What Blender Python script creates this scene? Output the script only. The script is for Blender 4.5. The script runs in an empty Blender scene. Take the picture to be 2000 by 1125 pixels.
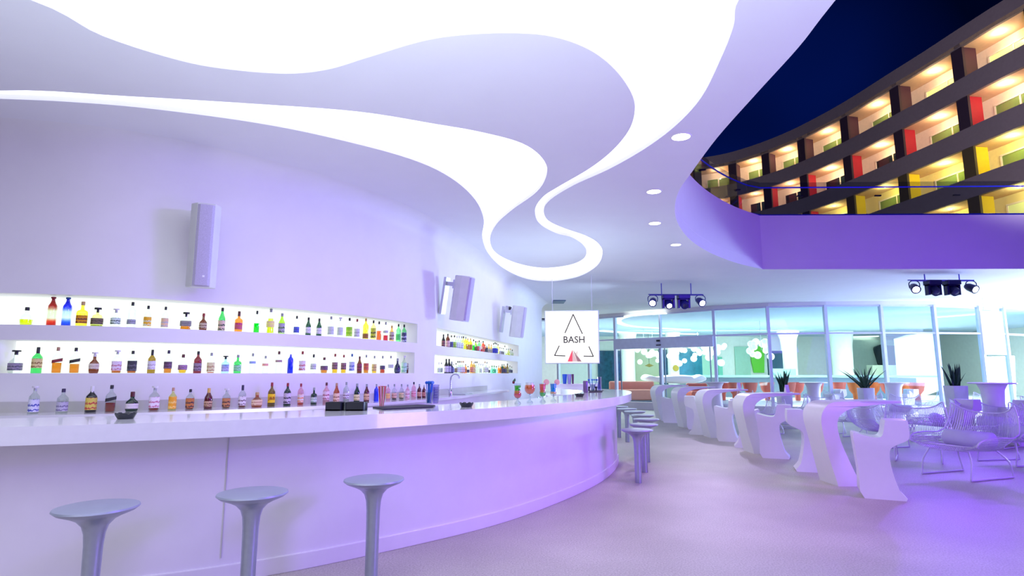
import bpy, math, random
from mathutils import Vector, Matrix
from mathutils.geometry import tessellate_polygon
random.seed(7)
SC = bpy.context.scene
COL = SC.collection
PI = math.pi

# ------------------------------------------------------------------ camera
F = 1150.0
PITCH = math.atan(166.5 / F)
CP, SP = math.cos(PITCH), math.sin(PITCH)
H = 1.5

def ray(u, v):
    a = (u - 1000.0) / F
    b = (562.5 - v) / F
    return a, CP - b * SP, SP + b * CP

def onz(u, v, z):
    r = ray(u, v)
    t = (z - H) / r[2]
    return (r[0] * t, r[1] * t)

def zat(u, v, Y):
    r = ray(u, v)
    return H + Y / r[1] * r[2]

def xat(u, v, Y):
    r = ray(u, v)
    return Y / r[1] * r[0]

def P(u, v, Y):
    return (xat(u, v, Y), Y, zat(u, v, Y))

def proj(x, y, z):
    d = y * CP + (z - H) * SP
    b = (-y * SP + (z - H) * CP) / d
    return 1000 + F * x / d, 562.5 - F * b

cd = bpy.data.cameras.new('camera')
cd.sensor_width = 36
cd.lens = F / 2000 * 36
cd.clip_end = 300
cam = bpy.data.objects.new('camera', cd)
COL.objects.link(cam)
cam.location = (0, 0, H)
cam.rotation_euler = (PI / 2 + PITCH, 0, 0)
SC.camera = cam
SC.view_settings.view_transform = 'Standard'
SC.view_settings.look = 'None'
SC.view_settings.gamma = 1
SC.view_settings.use_curve_mapping = False
SC.view_settings.exposure = 0.0
cy = SC.cycles
cy.max_bounces = 7
cy.diffuse_bounces = 4
cy.glossy_bounces = 3
cy.transparent_max_bounces = 24
cy.transmission_bounces = 4
cy.caustics_reflective = False
cy.caustics_refractive = False
cy.sample_clamp_indirect = 4
cy.use_denoising = True

# ------------------------------------------------------------------ materials
MC = {}

def lin(c):
    """0..255 sRGB triple to linear"""
    out = []
    for k in c:
        k = k / 255.0
        out.append(k / 12.92 if k <= .04045 else ((k + .055) / 1.055) ** 2.4)
    return tuple(out)

def mat(name, col=(200, 200, 200), rough=.5, metal=0, emit=None, es=1, noise=None, bump=0, spec=.5, coat=0):
    if name in MC:
        return MC[name]
    m = bpy.data.materials.new(name)
    m.use_nodes = True
    nt = m.node_tree
    b = nt.nodes['Principled BSDF']
    c = lin(col)
    b.inputs['Base Color'].default_value = (*c, 1)
    b.inputs['Roughness'].default_value = rough
    b.inputs['Metallic'].default_value = metal
    b.inputs['Specular IOR Level'].default_value = spec
    b.inputs['Coat Weight'].default_value = coat
    b.inputs['Coat Roughness'].default_value = .05
    if emit:
        b.inputs['Emission Color'].default_value = (*lin(emit), 1)
        b.inputs['Emission Strength'].default_value = es
    amt, sc = noise if noise else (.04, 6.0)
    tc = nt.nodes.new('ShaderNodeTexCoord')
    nz = nt.nodes.new('ShaderNodeTexNoise')
    nz.inputs['Scale'].default_value = sc
    nz.inputs['Detail'].default_value = 5
    nt.links.new(tc.outputs['Object'], nz.inputs['Vector'])
    rp = nt.nodes.new('ShaderNodeValToRGB')
    rp.color_ramp.elements[0].position = .3
    rp.color_ramp.elements[1].position = .7
    rp.color_ramp.elements[0].color = (*[max(0, k * (1 - amt)) for k in c], 1)
    rp.color_ramp.elements[1].color = (*[min(1, k * (1 + amt)) for k in c], 1)
    nt.links.new(nz.outputs['Fac'], rp.inputs['Fac'])
    nt.links.new(rp.outputs['Color'], b.inputs['Base Color'])
    if bump:
        bp = nt.nodes.new('ShaderNodeBump')
        bp.inputs['Strength'].default_value = bump
        bp.inputs['Distance'].default_value = .01
        nt.links.new(nz.outputs['Fac'], bp.inputs['Height'])
        nt.links.new(bp.outputs['Normal'], b.inputs['Normal'])
    MC[name] = m
    return m

def glow(name, col, es):
    if name in MC:
        return MC[name]
    m = bpy.data.materials.new(name)
    m.use_nodes = True
    nt = m.node_tree
    nt.nodes.clear()
    o = nt.nodes.new('ShaderNodeOutputMaterial')
    e = nt.nodes.new('ShaderNodeEmission')
    e.inputs['Color'].default_value = (*lin(col), 1)
    e.inputs['Strength'].default_value = es
    nt.links.new(e.outputs[0], o.inputs[0])
    MC[name] = m
    return m

def glass(name, col, refl=.08, rough=.03, ramp=None, edge=.35, two=False):
    """thin clear or tinted glass"""
    if name in MC:
        return MC[name]
    m = bpy.data.materials.new(name)
    m.use_nodes = True
    nt = m.node_tree
    nt.nodes.clear()
    o = nt.nodes.new('ShaderNodeOutputMaterial')
    t = nt.nodes.new('ShaderNodeBsdfTransparent')
    lc = lin(col)
    if two:   # seen through a front and a back surface
        lc = tuple(k ** .5 for k in lc)
    t.inputs['Color'].default_value = (*lc, 1)
    g = nt.nodes.new('ShaderNodeBsdfGlossy')
    g.inputs['Roughness'].default_value = rough
    fr = nt.nodes.new('ShaderNodeLayerWeight')
    fr.inputs['Blend'].default_value = .25
    mu = nt.nodes.new('ShaderNodeMath')
    mu.operation = 'MULTIPLY_ADD'
    mu.inputs[1].default_value = edge
    mu.inputs[2].default_value = refl
    nt.links.new(fr.outputs['Facing'], mu.inputs[0])
    mx = nt.nodes.new('ShaderNodeMixShader')
    nt.links.new(mu.outputs[0], mx.inputs[0])
    nt.links.new(t.outputs[0], mx.inputs[1])
    nt.links.new(g.outputs[0], mx.inputs[2])
    nt.links.new(mx.outputs[0], o.inputs[0])
    if ramp:
        tc = nt.nodes.new('ShaderNodeTexCoord')
        sp = nt.nodes.new('ShaderNodeSeparateXYZ')
        nt.links.new(tc.outputs['Generated'], sp.inputs[0])
        cr = nt.nodes.new('ShaderNodeValToRGB')
        while len(cr.color_ramp.elements) < len(ramp):
            cr.color_ramp.elements.new(.5)
        for e, (pos, c) in zip(cr.color_ramp.elements, ramp):
            e.position = pos
            e.color = (*lin(c), 1)
        nt.links.new(sp.outputs['Z'], cr.inputs['Fac'])
        nt.links.new(cr.outputs['Color'], t.inputs['Color'])
    MC[name] = m
    return m

def label_mat(c1, c2):
    """printed paper label: field colour with a band of the second colour"""
    key = 'label_%s_%s' % (c1, c2)
    if key in MC:
        return MC[key]
    m = bpy.data.materials.new('printed_label')
    m.use_nodes = True
    nt = m.node_tree
    b = nt.nodes['Principled BSDF']
    b.inputs['Roughness'].default_value = .55
    tc = nt.nodes.new('ShaderNodeTexCoord')
    sp = nt.nodes.new('ShaderNodeSeparateXYZ')
    nt.links.new(tc.outputs['Generated'], sp.inputs[0])
    cr = nt.nodes.new('ShaderNodeValToRGB')
    cr.color_ramp.interpolation = 'CONSTANT'
    els = [(0, c1), (.08, c2), (.2, c1), (.46, c2), (.6, c1), (1.0, c2)]
    while len(cr.color_ramp.elements) < len(els):
        cr.color_ramp.elements.new(.5)
    for e, (pos, c) in zip(cr.color_ramp.elements, els):
        e.position = pos
        e.color = (*lin(c), 1)
    nz = nt.nodes.new('ShaderNodeTexNoise')
    nz.inputs['Scale'].default_value = 5
    nz.inputs['Detail'].default_value = 3
    nt.links.new(tc.outputs['Generated'], nz.inputs['Vector'])
    ad = nt.nodes.new('ShaderNodeMath')
    ad.operation = 'MULTIPLY_ADD'
    ad.inputs[1].default_value = .45
    ad.inputs[2].default_value = -.22
    nt.links.new(nz.outputs['Fac'], ad.inputs[0])
    a2 = nt.nodes.new('ShaderNodeMath')
    a2.operation = 'ADD'
    nt.links.new(ad.outputs[0], a2.inputs[0])
    nt.links.new(sp.outputs['Z'], a2.inputs[1])
    nt.links.new(a2.outputs[0], cr.inputs['Fac'])
    nt.links.new(cr.outputs['Color'], b.inputs['Base Color'])
    MC[key] = m
    return m

# ------------------------------------------------------------------ mesh builder
class MB:
    def __init__(s):
        s.v = []; s.f = []

    def add(s, vs, fs):
        o = len(s.v)
        s.v += [tuple(x) for x in vs]
        s.f += [tuple(i + o for i in f) for f in fs]
        return s

    def box(s, c, d, rz=0, M=None):
        x, y, z = d[0] / 2, d[1] / 2, d[2] / 2
        vs = [Vector(p) for p in [(-x, -y, -z), (x, -y, -z), (x, y, -z), (-x, y, -z), (-x, -y, z), (x, -y, z), (x, y, z), (-x, y, z)]]
        R = Matrix.Rotation(rz, 3, 'Z')
        if M is not None:
            R = M
        vs = [R @ p + Vector(c) for p in vs]
        return s.add(vs, [(0, 3, 2, 1), (4, 5, 6, 7), (0, 1, 5, 4), (1, 2, 6, 5), (2, 3, 7, 6), (3, 0, 4, 7)])

    def lathe(s, prof, n=20, c=(0, 0, 0), sx=1, sy=1, pw=2.0, M=None):
        """prof: list of (r, z); pw>2 squares the section"""
        o = len(s.v); vs = []
        for r, z in prof:
            for k in range(n):
                a = 2 * PI * k / n
                ca, sa = math.cos(a), math.sin(a)
                if pw != 2.0:
                    q = (abs(ca) ** pw + abs(sa) ** pw) ** (-1 / pw)
                    ca *= q; sa *= q
                p = Vector((r * ca * sx, r * sa * sy, z))
                if M is not None:
                    p = M @ p
                vs.append(p + Vector(c))
        fs = []
        for i in range(len(prof) - 1):
            for k in range(n):
                k2 = (k + 1) % n
                fs.append((i * n + k, i * n + k2, (i + 1) * n + k2, (i + 1) * n + k))
        if prof[0][0] > 1e-5:
            fs.append(tuple(reversed(range(n))))
        if prof[-1][0] > 1e-5:
            fs.append(tuple((len(prof) - 1) * n + k for k in range(n)))
        return s.add(vs, fs)

    def tube(s, pts, r, n=6, closed=False):
        pts = [Vector(p) for p in pts]
        N = len(pts); vs = []
        prev = None
        for i, p in enumerate(pts):
            if closed:
                d = pts[(i + 1) % N] - pts[i - 1]
            else:
                d = pts[min(i + 1, N - 1)] - pts[max(i - 1, 0)]
            if d.length < 1e-9:
                d = Vector((0, 0, 1))
            d.normalize()
            if prev is None:
                up = Vector((0, 0, 1)) if abs(d.z) < .9 else Vector((1, 0, 0))
                a = d.cross(up).normalized()
            else:
                a = (prev - d * prev.dot(d))
                a = a.normalized() if a.length > 1e-6 else d.orthogonal().normalized()
            prev = a
            b = d.cross(a)
            for k in range(n):
                t = 2 * PI * k / n
                vs.append(p + (a * math.cos(t) + b * math.sin(t)) * r)
        fs = []
        for i in range(N if closed else N - 1):
            j = (i + 1) % N
            for k in range(n):
                k2 = (k + 1) % n
                fs.append((i * n + k, i * n + k2, j * n + k2, j * n + k))
        if not closed:
            fs.append(tuple(reversed(range(n))))
            fs.append(tuple((N - 1) * n + k for k in range(n)))
        return s.add(vs, fs)

    def prism(s, poly, z0, z1, holes=()):
        """horizontal polygon extruded from z0 to z1"""
        loops = [list(poly)] + [list(h) for h in holes]
        tri = tessellate_polygon([[Vector((p[0], p[1], 0)) for p in l] for l in loops])
        flat = [p for l in loops for p in l]
        n = len(flat)
        vs = [(p[0], p[1], z0) for p in flat] + [(p[0], p[1], z1) for p in flat]
        fs = []
        for t in tri:
            a, b, c = [Vector((flat[i][0], flat[i][1])) for i in t]
            if (b - a).cross(c - a) < 0:
                t = (t[0], t[2], t[1])
            fs.append((t[0], t[2], t[1]))
            fs.append(tuple(i + n for i in t))
        o = 0
        for li, l in enumerate(loops):
            m = len(l)
            ar = sum(l[i][0] * l[(i + 1) % m][1] - l[(i + 1) % m][0] * l[i][1] for i in range(m))
            ccw = ar > 0
            if li > 0:
                ccw = not ccw
            for i in range(m):
                j = (i + 1) % m
                q = (o + i, o + j, n + o + j, n + o + i)
                fs.append(q if ccw else tuple(reversed(q)))
            o += m
        return s.add(vs, fs)

    def profile(s, poly, dfun):
        """outline in XZ given depth +-dfun(x,z) along Y"""
        tri = tessellate_polygon([[Vector((p[0], p[1], 0)) for p in poly]])
        n = len(poly)
        vs = [(x, -dfun(x, z), z) for x, z in poly] + [(x, dfun(x, z), z) for x, z in poly]
        fs = []
        for t in tri:
            a, b, c = [Vector(poly[i]) for i in t]
            if (b - a).cross(c - a) < 0:
                t = (t[0], t[2], t[1])
            fs.append(t)
            fs.append((t[0] + n, t[2] + n, t[1] + n))
        ar = sum(poly[i][0] * poly[(i + 1) % n][1] - poly[(i + 1) % n][0] * poly[i][1] for i in range(n))
        for i in range(n):
            j = (i + 1) % n
            q = (i, i + n, j + n, j)
            fs.append(q if ar > 0 else tuple(reversed(q)))
        return s.add(vs, fs)

    def build(s, name, m, parent=None, smooth=None, bevel=0, loc=None, seg=2):
        me = bpy.data.meshes.new(name)
        me.from_pydata(s.v, [], s.f)
        me.update()
        if m is not None:
            me.materials.append(m)
        if smooth is not None:
            me.shade_smooth() if smooth >= 180 else me.set_sharp_from_angle(angle=math.radians(smooth))
        o = bpy.data.objects.new(name, me)
        COL.objects.link(o)
        if parent is not None:
            o.parent = parent
        if loc is not None:
            o.location = loc
        if bevel:
            b = o.modifiers.new('bevel', 'BEVEL')
            b.width = bevel; b.segments = seg; b.limit_method = 'ANGLE'
            b.angle_limit = math.radians(35)
        return o

def smoothed(o, ang=40):
    for p in o.data.polygons:
        p.use_smooth = True
    o.data.set_sharp_from_angle(angle=math.radians(ang))
    return o

def tag(o, label=None, cat=None, group=None, kind=None):
    if label: o['label'] = label
    if cat: o['category'] = cat
    if group: o['group'] = group
    if kind: o['kind'] = kind
    return o

def empty(name, loc=(0, 0, 0), rz=0):
    o = bpy.data.objects.new(name, None)
    o.empty_display_size = .1
    COL.objects.link(o)
    o.location = loc
    o.rotation_euler = (0, 0, rz)
    return o

def copy_tree(o, parent=None):
    c = o.copy()
    COL.objects.link(c)
    c.parent = parent
    for ch in list(o.children):
        copy_tree(ch, c)
    return c

def spline(pts, k=8, closed=False):
    """Catmull-Rom through 2-D or 3-D points"""
    out = []
    n = len(pts)
    dim = len(pts[0])
    rng = range(n) if closed else range(n - 1)
    for i in rng:
        if closed:
            p0, p1, p2, p3 = pts[i - 1], pts[i], pts[(i + 1) % n], pts[(i + 2) % n]
        else:
            p0, p1, p2, p3 = pts[max(i - 1, 0)], pts[i], pts[i + 1], pts[min(i + 2, n - 1)]
        for j in range(k):
            t = j / k
            out.append(tuple(.5 * (2 * p1[d] + (p2[d] - p0[d]) * t + (2 * p0[d] - 5 * p1[d] + 4 * p2[d] - p3[d]) * t * t
                                   + (3 * p1[d] - p0[d] - 3 * p2[d] + p3[d]) * t ** 3) for d in range(dim)))
    if not closed:
        out.append(tuple(pts[-1]))
    return out

def offset(c, d):
    """offset an open plan curve to its left by d (negative = right)"""
    out = []
    n = len(c)
    for i in range(n):
        a = c[max(i - 1, 0)]; b = c[min(i + 1, n - 1)]
        dx, dy = b[0] - a[0], b[1] - a[1]
        l = math.hypot(dx, dy) or 1
        out.append((c[i][0] - dy / l * d, c[i][1] + dx / l * d))
    return out

def arc_len(c):
    s = [0]
    for i in range(1, len(c)):
        s.append(s[-1] + math.hypot(c[i][0] - c[i - 1][0], c[i][1] - c[i - 1][1]))
    return s

def resample(c, step):
    s = arc_len(c); L = s[-1]; n = max(2, int(L / step)); out = []
    j = 0
    for i in range(n + 1):
        t = L * i / n
        while j < len(s) - 2 and s[j + 1] < t:
            j += 1
        w = (t - s[j]) / max(1e-9, s[j + 1] - s[j])
        out.append((c[j][0] + (c[j + 1][0] - c[j][0]) * w, c[j][1] + (c[j + 1][1] - c[j][1]) * w))
    return out

def find_u(c, u, z):
    """point of plan curve c seen at pixel column u (at height z) and its tangent angle"""
    best = None
    for i in range(len(c) - 1):
        u0 = proj(c[i][0], c[i][1], z)[0]; u1 = proj(c[i + 1][0], c[i + 1][1], z)[0]
        if (u0 - u) * (u1 - u) <= 0 and u0 != u1:
            w = (u - u0) / (u1 - u0)
            x = c[i][0] + (c[i + 1][0] - c[i][0]) * w
            y = c[i][1] + (c[i + 1][1] - c[i][1]) * w
            return x, y, math.atan2(c[i + 1][1] - c[i][1], c[i + 1][0] - c[i][0])
    return c[-1][0], c[-1][1], 0

def ribbon(c, z0, z1):
    vs = []; fs = []
    for x, y in c:
        vs += [(x, y, z0), (x, y, z1)]
    for i in range(len(c) - 1):
        fs.append((2 * i, 2 * i + 2, 2 * i + 3, 2 * i + 1))
    return vs, fs

def between(c1, c2, z):
    vs = [(x, y, z) for x, y in c1] + [(x, y, z) for x, y in c2]
    n = len(c1)
    return vs, [(i, i + 1, n + i + 1, n + i) for i in range(n - 1)]

def text_mesh(txt, size, name, m, parent, M, extrude=.002):
    cu = bpy.data.curves.new('t', 'FONT')
    cu.body = txt
    cu.size = size
    cu.align_x = 'CENTER'
    cu.align_y = 'CENTER'
    cu.extrude = extrude
    cu.offset = size * .012
    cu.resolution_u = 3
    t = bpy.data.objects.new('t', cu)
    COL.objects.link(t)
    bpy.context.view_layer.update()
    dg = bpy.context.evaluated_depsgraph_get()
    me = bpy.data.meshes.new_from_object(t.evaluated_get(dg))
    bpy.data.objects.remove(t)
    me.materials.clear()
    me.materials.append(m)
    me.transform(M)
    me.name = name
    o = bpy.data.objects.new(name, me)
    COL.objects.link(o)
    o.parent = parent
    return o

# ------------------------------------------------------------------ world
w = bpy.data.worlds.new('night_sky')
SC.world = w
w.use_nodes = True
nt = w.node_tree
bg = nt.nodes['Background']
tc = nt.nodes.new('ShaderNodeTexCoord')
nz = nt.nodes.new('ShaderNodeTexNoise'); nz.inputs['Scale'].default_value = 2.2
nt.links.new(tc.outputs['Generated'], nz.inputs['Vector'])
cr = nt.nodes.new('ShaderNodeValToRGB')
cr.color_ramp.elements[0].position = .4; cr.color_ramp.elements[0].color = (*lin((0, 3, 24)), 1)
cr.color_ramp.elements[1].position = .75; cr.color_ramp.elements[1].color = (*lin((2, 18, 82)), 1)
nt.links.new(nz.outputs['Fac'], cr.inputs['Fac'])
nt.links.new(cr.outputs['Color'], bg.inputs['Color'])
bg.inputs['Strength'].default_value = 1.0

plaster = mat('white_plaster', (232, 230, 232), .55, noise=(.015, 3))
plaster_c = mat('white_ceiling_plaster', (232, 231, 236), .6, noise=(.012, 2))
quartz = mat('glossy_white_quartz', (238, 240, 240), .12, noise=(.02, 14), coat=.4)
barfront = mat('white_bar_front', (232, 230, 234), .35, noise=(.015, 5))
moulded = mat('white_moulded_plastic', (235, 232, 236), .38, noise=(.012, 8))

# ------------------------------------------------------------------ floor
def floor_material():
    m = bpy.data.materials.new('speckled_concrete')
    m.use_nodes = True
    nt = m.node_tree
    b = nt.nodes['Principled BSDF']
    tc = nt.nodes.new('ShaderNodeTexCoord')
    n1 = nt.nodes.new('ShaderNodeTexNoise'); n1.inputs['Scale'].default_value = .55; n1.inputs['Detail'].default_value = 6
    n2 = nt.nodes.new('ShaderNodeTexNoise'); n2.inputs['Scale'].default_value = 70; n2.inputs['Detail'].default_value = 3
    vo = nt.nodes.new('ShaderNodeTexVoronoi'); vo.inputs['Scale'].default_value = 130
    for k in (n1, n2, vo):
        nt.links.new(tc.outputs['Object'], k.inputs['Vector'])
    r1 = nt.nodes.new('ShaderNodeValToRGB')
    r1.color_ramp.elements[0].position = .35; r1.color_ramp.elements[0].color = (*lin((178, 170, 166)), 1)
    r1.color_ramp.elements[1].position = .65; r1.color_ramp.elements[1].color = (*lin((206, 199, 194)), 1)
    nt.links.new(n1.outputs['Fac'], r1.inputs['Fac'])
    r2 = nt.nodes.new('ShaderNodeValToRGB')
    r2.color_ramp.elements[0].position = .36; r2.color_ramp.elements[0].color = (.62, .6, .58, 1)
    r2.color_ramp.elements[1].position = .6; r2.color_ramp.elements[1].color = (1, 1, 1, 1)
    nt.links.new(n2.outputs['Fac'], r2.inputs['Fac'])
    mx = nt.nodes.new('ShaderNodeMixRGB'); mx.blend_type = 'MULTIPLY'; mx.inputs[0].default_value = .7
    nt.links.new(r1.outputs['Color'], mx.inputs[1]); nt.links.new(r2.outputs['Color'], mx.inputs[2])
    nt.links.new(mx.outputs[0], b.inputs['Base Color'])
    r3 = nt.nodes.new('ShaderNodeValToRGB')
    r3.color_ramp.elements[0].color = (.42, .42, .42, 1); r3.color_ramp.elements[1].color = (.62, .62, .62, 1)
    nt.links.new(n1.outputs['Fac'], r3.inputs['Fac'])
    nt.links.new(r3.outputs['Color'], b.inputs['Roughness'])
    bp = nt.nodes.new('ShaderNodeBump'); bp.inputs['Strength'].default_value = .12; bp.inputs['Distance'].default_value = .01
    nt.links.new(n2.outputs['Fac'], bp.inputs['Height']); nt.links.new(bp.outputs['Normal'], b.inputs['Normal'])
    return m

# facade plan (top edge of the glazing seen at z=ZC)
ZC = 4.1
fac_px = [(1090, 626), (1150, 622), (1201, 618), (1289, 612), (1393, 604), (1498, 598.5), (1610, 596), (1719, 595.3), (1822, 595.5), (1909, 597), (1957, 599.5), (2010, 603), (2090, 610)]
ZF = 3.98
fac = [onz(u, v, ZF) for u, v in fac_px]
MULL = [onz(u, v, ZF) for u, v in fac_px[2:]]

fl = MB().prism([(-9, -6), (24, -6), (24, 30), (-9, 30)], -.15, 0).build('floor', floor_material())
tag(fl, kind='structure')

# ------------------------------------------------------------------ ceiling
slot_low = [(0, 193), (150, 200), (300, 213), (500, 240), (650, 270), (800, 310), (880, 347), (928, 390), (945, 430), (942, 465), (955, 497),
            (985, 525), (1030, 545), (1080, 549), (1130, 540), (1165, 520), (1177, 495), (1168, 475), (1143, 460), (1100, 445), (1070, 430),
            (1062, 410), (1075, 390), (1120, 362), (1190, 330), (1260, 290), (1320, 245), (1370, 190), (1410, 110), (1433, 50), (1443, 0)]
hole = [onz(u, v, ZC) for u, v in slot_low]
hole = [(-8.2, 4.95), (-6.6, 5.2)] + hole + [(1.66, 3.3), (1.7, 2.4), (1.5, 1.2), (.9, .2), (-.5, -.7), (-3, -1.2), (-6, -1.2), (-8.2, -.6)]
hole_s = spline(hole[:34], 5) + hole[34:]
isl_up = [(60, 0), (200, 70), (350, 118), (450, 136), (560, 144), (640, 136), (720, 112), (820, 82), (900, 69), (1000, 65), (1080, 72), (1150, 97),
          (1200, 135), (1232, 180), (1240, 215), (1228, 255), (1195, 295), (1150, 330), (1090, 365), (1060, 385), (1045, 410), (1053, 436),
          (1085, 455), (1120, 465), (1144, 485), (1140, 505), (1110, 518), (1060, 523), (1010, 514), (970, 495), (957, 470), (968, 440), (1000, 410),
          (1048, 375), (1068, 340), (1060, 310), (1020, 280), (940, 258), (850, 242), (700, 218), (500, 203), (250, 188), (0, 177)]
isl = [onz(u, v, ZC) for u, v in isl_up]
isl = [(-7.9, 1.7), (-5.4, 2.6), (-4.2, 3.2)] + isl + [(-6.4, 5.45), (-7.9, 5.5)]
isl_s = spline(isl, 5)

open_px = [(1632, 0), (1560, 92), (1480, 180), (1400, 270), (1352, 335), (1325, 375), (1318, 410), (1326, 440), (1350, 470), (1390, 495), (1440, 514), (1490, 526)]
op = [onz(u, v, ZC) for u, v in open_px]
op = [(2.5, -6), (2.35, -3), (2.22, 0), (2.22, 2)] + op
op_s = spline(op, 5)
YO = op_s[-1][1]
outer = [(-9, -6)] + op_s + [(24, YO - .2), (24, 24.6), (16.5, 21.5), (13.5, 21.9)] + [(x, y + .25) for x, y in reversed(fac)] + [(-9, 28)]
ce = MB().prism(outer, ZC, ZC + .05, holes=[list(reversed(hole_s))])
# upper part of the roof slab, closed above the lit recess
ce.prism([(p[0], p[1]) for p in outer], ZC + .24, 5.5)
ce = ce.build('ceiling', plaster_c)
tag(ce, kind='structure')
fas = MB(); fas.add(*ribbon(offset(op_s, .004), ZC, 5.5)); fas.add(*ribbon(offset(op_s, .004)[-1:] + [(24, YO - .2)], ZC, 5.5))
tag(smoothed(fas.build('trim_3', plaster_c), 40), kind='structure')
i2 = MB().prism(list(reversed(isl_s)), ZC, ZC + .05).build('ceiling', plaster_c)
tag(i2, kind='structure')

pan = glow('light_panel', (230, 234, 255), 1.6)
lp = MB().prism([(-8.4, -1.5), (1.9, -1.5), (2.15, 4), (2.2, 7.0), (2.4, 9), (2.9, 14), (2.9, 17.6), (.3, 17.6), (-1.2, 12), (-2.2, 9), (-4, 6.9), (-8.4, 6.2)], ZC + .14, ZC + .2)
lp = lp.build('ceiling_light_panel', pan)
tag(lp, 'white glowing light panel in the winding ceiling recess above the bar', 'light panel')

# glass balustrade on the roof edge
gl_clear = glass('balustrade_glass', (220, 224, 232), .012)
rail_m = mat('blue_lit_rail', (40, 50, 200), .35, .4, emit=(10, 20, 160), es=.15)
edge = op_s[int(len(op_s) * .66):] + [(9, YO - .05), (14, YO - .15), (22, YO - .2)]
eo = offset(edge, -.12) if False else edge
bal = empty('glass_balustrade', (edge[0][0], edge[0][1], 5.5))
def rel(c, o):
    return [(x - o[0], y - o[1]) for x, y in c]
eb = rel(resample(offset(edge, .14), .5), edge[0])
for i in range(0, len(eb) - 4, 4):
    seg = eb[i:i + 5]
    m_ = MB(); m_.add(*ribbon(seg, .03, .92)); m_.add(*ribbon(offset(seg, .012), .03, .92))
    m_.build('glass_pane', gl_clear, bal)
MB().tube([(x, y, .78) for x, y in eb], .018).build('handrail', rail_m, bal)
MB().tube([(x, y, .03) for x, y in eb], .035, 4).build('base_channel', rail_m, bal)
for i in range(4, len(eb) - 1, 4):
    MB().box((eb[i][0], eb[i][1], .55), (.16, .05, .03)).build('glass_clamp', mat('dark_metal', (30, 32, 50), .4, .6), bal)
tag(bal, 'frameless glass balustrade with blue handrail on the purple roof edge', 'balustrade')

# ------------------------------------------------------------------ curved bar wall with lit niches
wall_pts = [(-9.0, 5.6), (-7.5, 5.72), (-6.3, 5.85), (-5.28, 6.01), (-4.39, 6.26), (-3.58, 6.81), (-2.69, 7.71), (-1.98, 8.9), (-1.52, 10.1), (-1.24, 11.2),
            (-.55, 14.3), (.12, 17.32), (.66, 19.9), (1.12, 22.1)]
WC = resample(spline(wall_pts, 10), .08)
WS = arc_len(WC)

def s_at_u(u, z):
    x, y, a = find_u(WC, u, z)
    i = min(range(len(WC)), key=lambda k: (WC[k][0] - x) ** 2 + (WC[k][1] - y) ** 2)
    return i

NZ = [(1.996, 2.32), (1.5, 1.84)]
ranges = [(s_at_u(-60, 2.3), s_at_u(816, 2.1)), (s_at_u(852, 2.1), s_at_u(1013, 2.1))]
ranges_lo = [(s_at_u(-12, 1.6), s_at_u(808, 1.6)), (s_at_u(850, 1.6), s_at_u(1011, 1.6))]
ND = .34
back = offset(WC, ND)
wall = MB()
zl = [0, .5, 1.0, 1.5, 1.84, 1.996, 2.32, 2.7, 3.1, 3.82]
# cove from the wall into the ceiling
prof = [(0, z) for z in zl]
for k in range(1, 9):
    a = k / 8 * PI / 2
    prof.append((-.28 * (1 - math.cos(a)), 3.82 + .28 * math.sin(a)))
N = len(WC)
grid = []
for (d, z) in prof:
    cv = offset(WC, d) if d else WC
    grid.append([(x, y, z) for x, y in cv])
vs = [p for g in grid for p in g]
fs = []
for r in range(len(prof) - 1):
    za, zb = prof[r][1], prof[r + 1][1]
    for i in range(N - 1):
        skip = False
        if abs(za - 1.996) < .001 and any(a <= i < b for a, b in ranges): skip = True
        if abs(za - 1.5) < .001 and any(a <= i < b for a, b in ranges_lo): skip = True
        if not skip:
            fs.append((r * N + i, r * N + i + 1, (r + 1) * N + i + 1, (r + 1) * N + i))
wall.add(vs, fs)
# end return of the wall
e0 = WC[-1]
wall.add([(e0[0], e0[1], 0), (e0[0] - 3, e0[1] + .4, 0), (e0[0] - 3, e0[1] + .4, 4.1), (e0[0], e0[1], 4.1)], [(0, 1, 2, 3)])
wl = smoothed(wall.build('wall_left', plaster), 50)
tag(wl, kind='structure')
niche_back = glow('niche_back_light', (244, 255, 246), 1.25)
for (z0, z1), rg in zip(NZ, (ranges, ranges_lo)):
    for (a, b) in rg:
        b = min(b, N - 1)
        cf = WC[a:b + 1]; cb = back[a:b + 1]
        m_ = MB()
        m_.add(*between(cf, cb, z0)); m_.add(*between(cf, cb, z1))
        for q in (0, -1):
            (x0, y0), (x1, y1) = cf[q], cb[q]
            m_.add([(x0, y0, z0), (x1, y1, z0), (x1, y1, z1), (x0, y0, z1)], [(0, 1, 2, 3)])
        tag(m_.build('wall_left', plaster), kind='structure')
        bk = MB(); bk.add(*ribbon(cb, z0, z1)); bk.add(*ribbon(offset(cb, .02), z0, z1))
        big = a == rg[0][0]
        bk = bk.build('niche_light_panel', niche_back)
        tag(bk, 'glowing white backlight of the %s %s bottle niche' % ('long left' if big else 'short right', 'upper' if z0 > 1.9 else 'lower'), 'light panel',
            )

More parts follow.
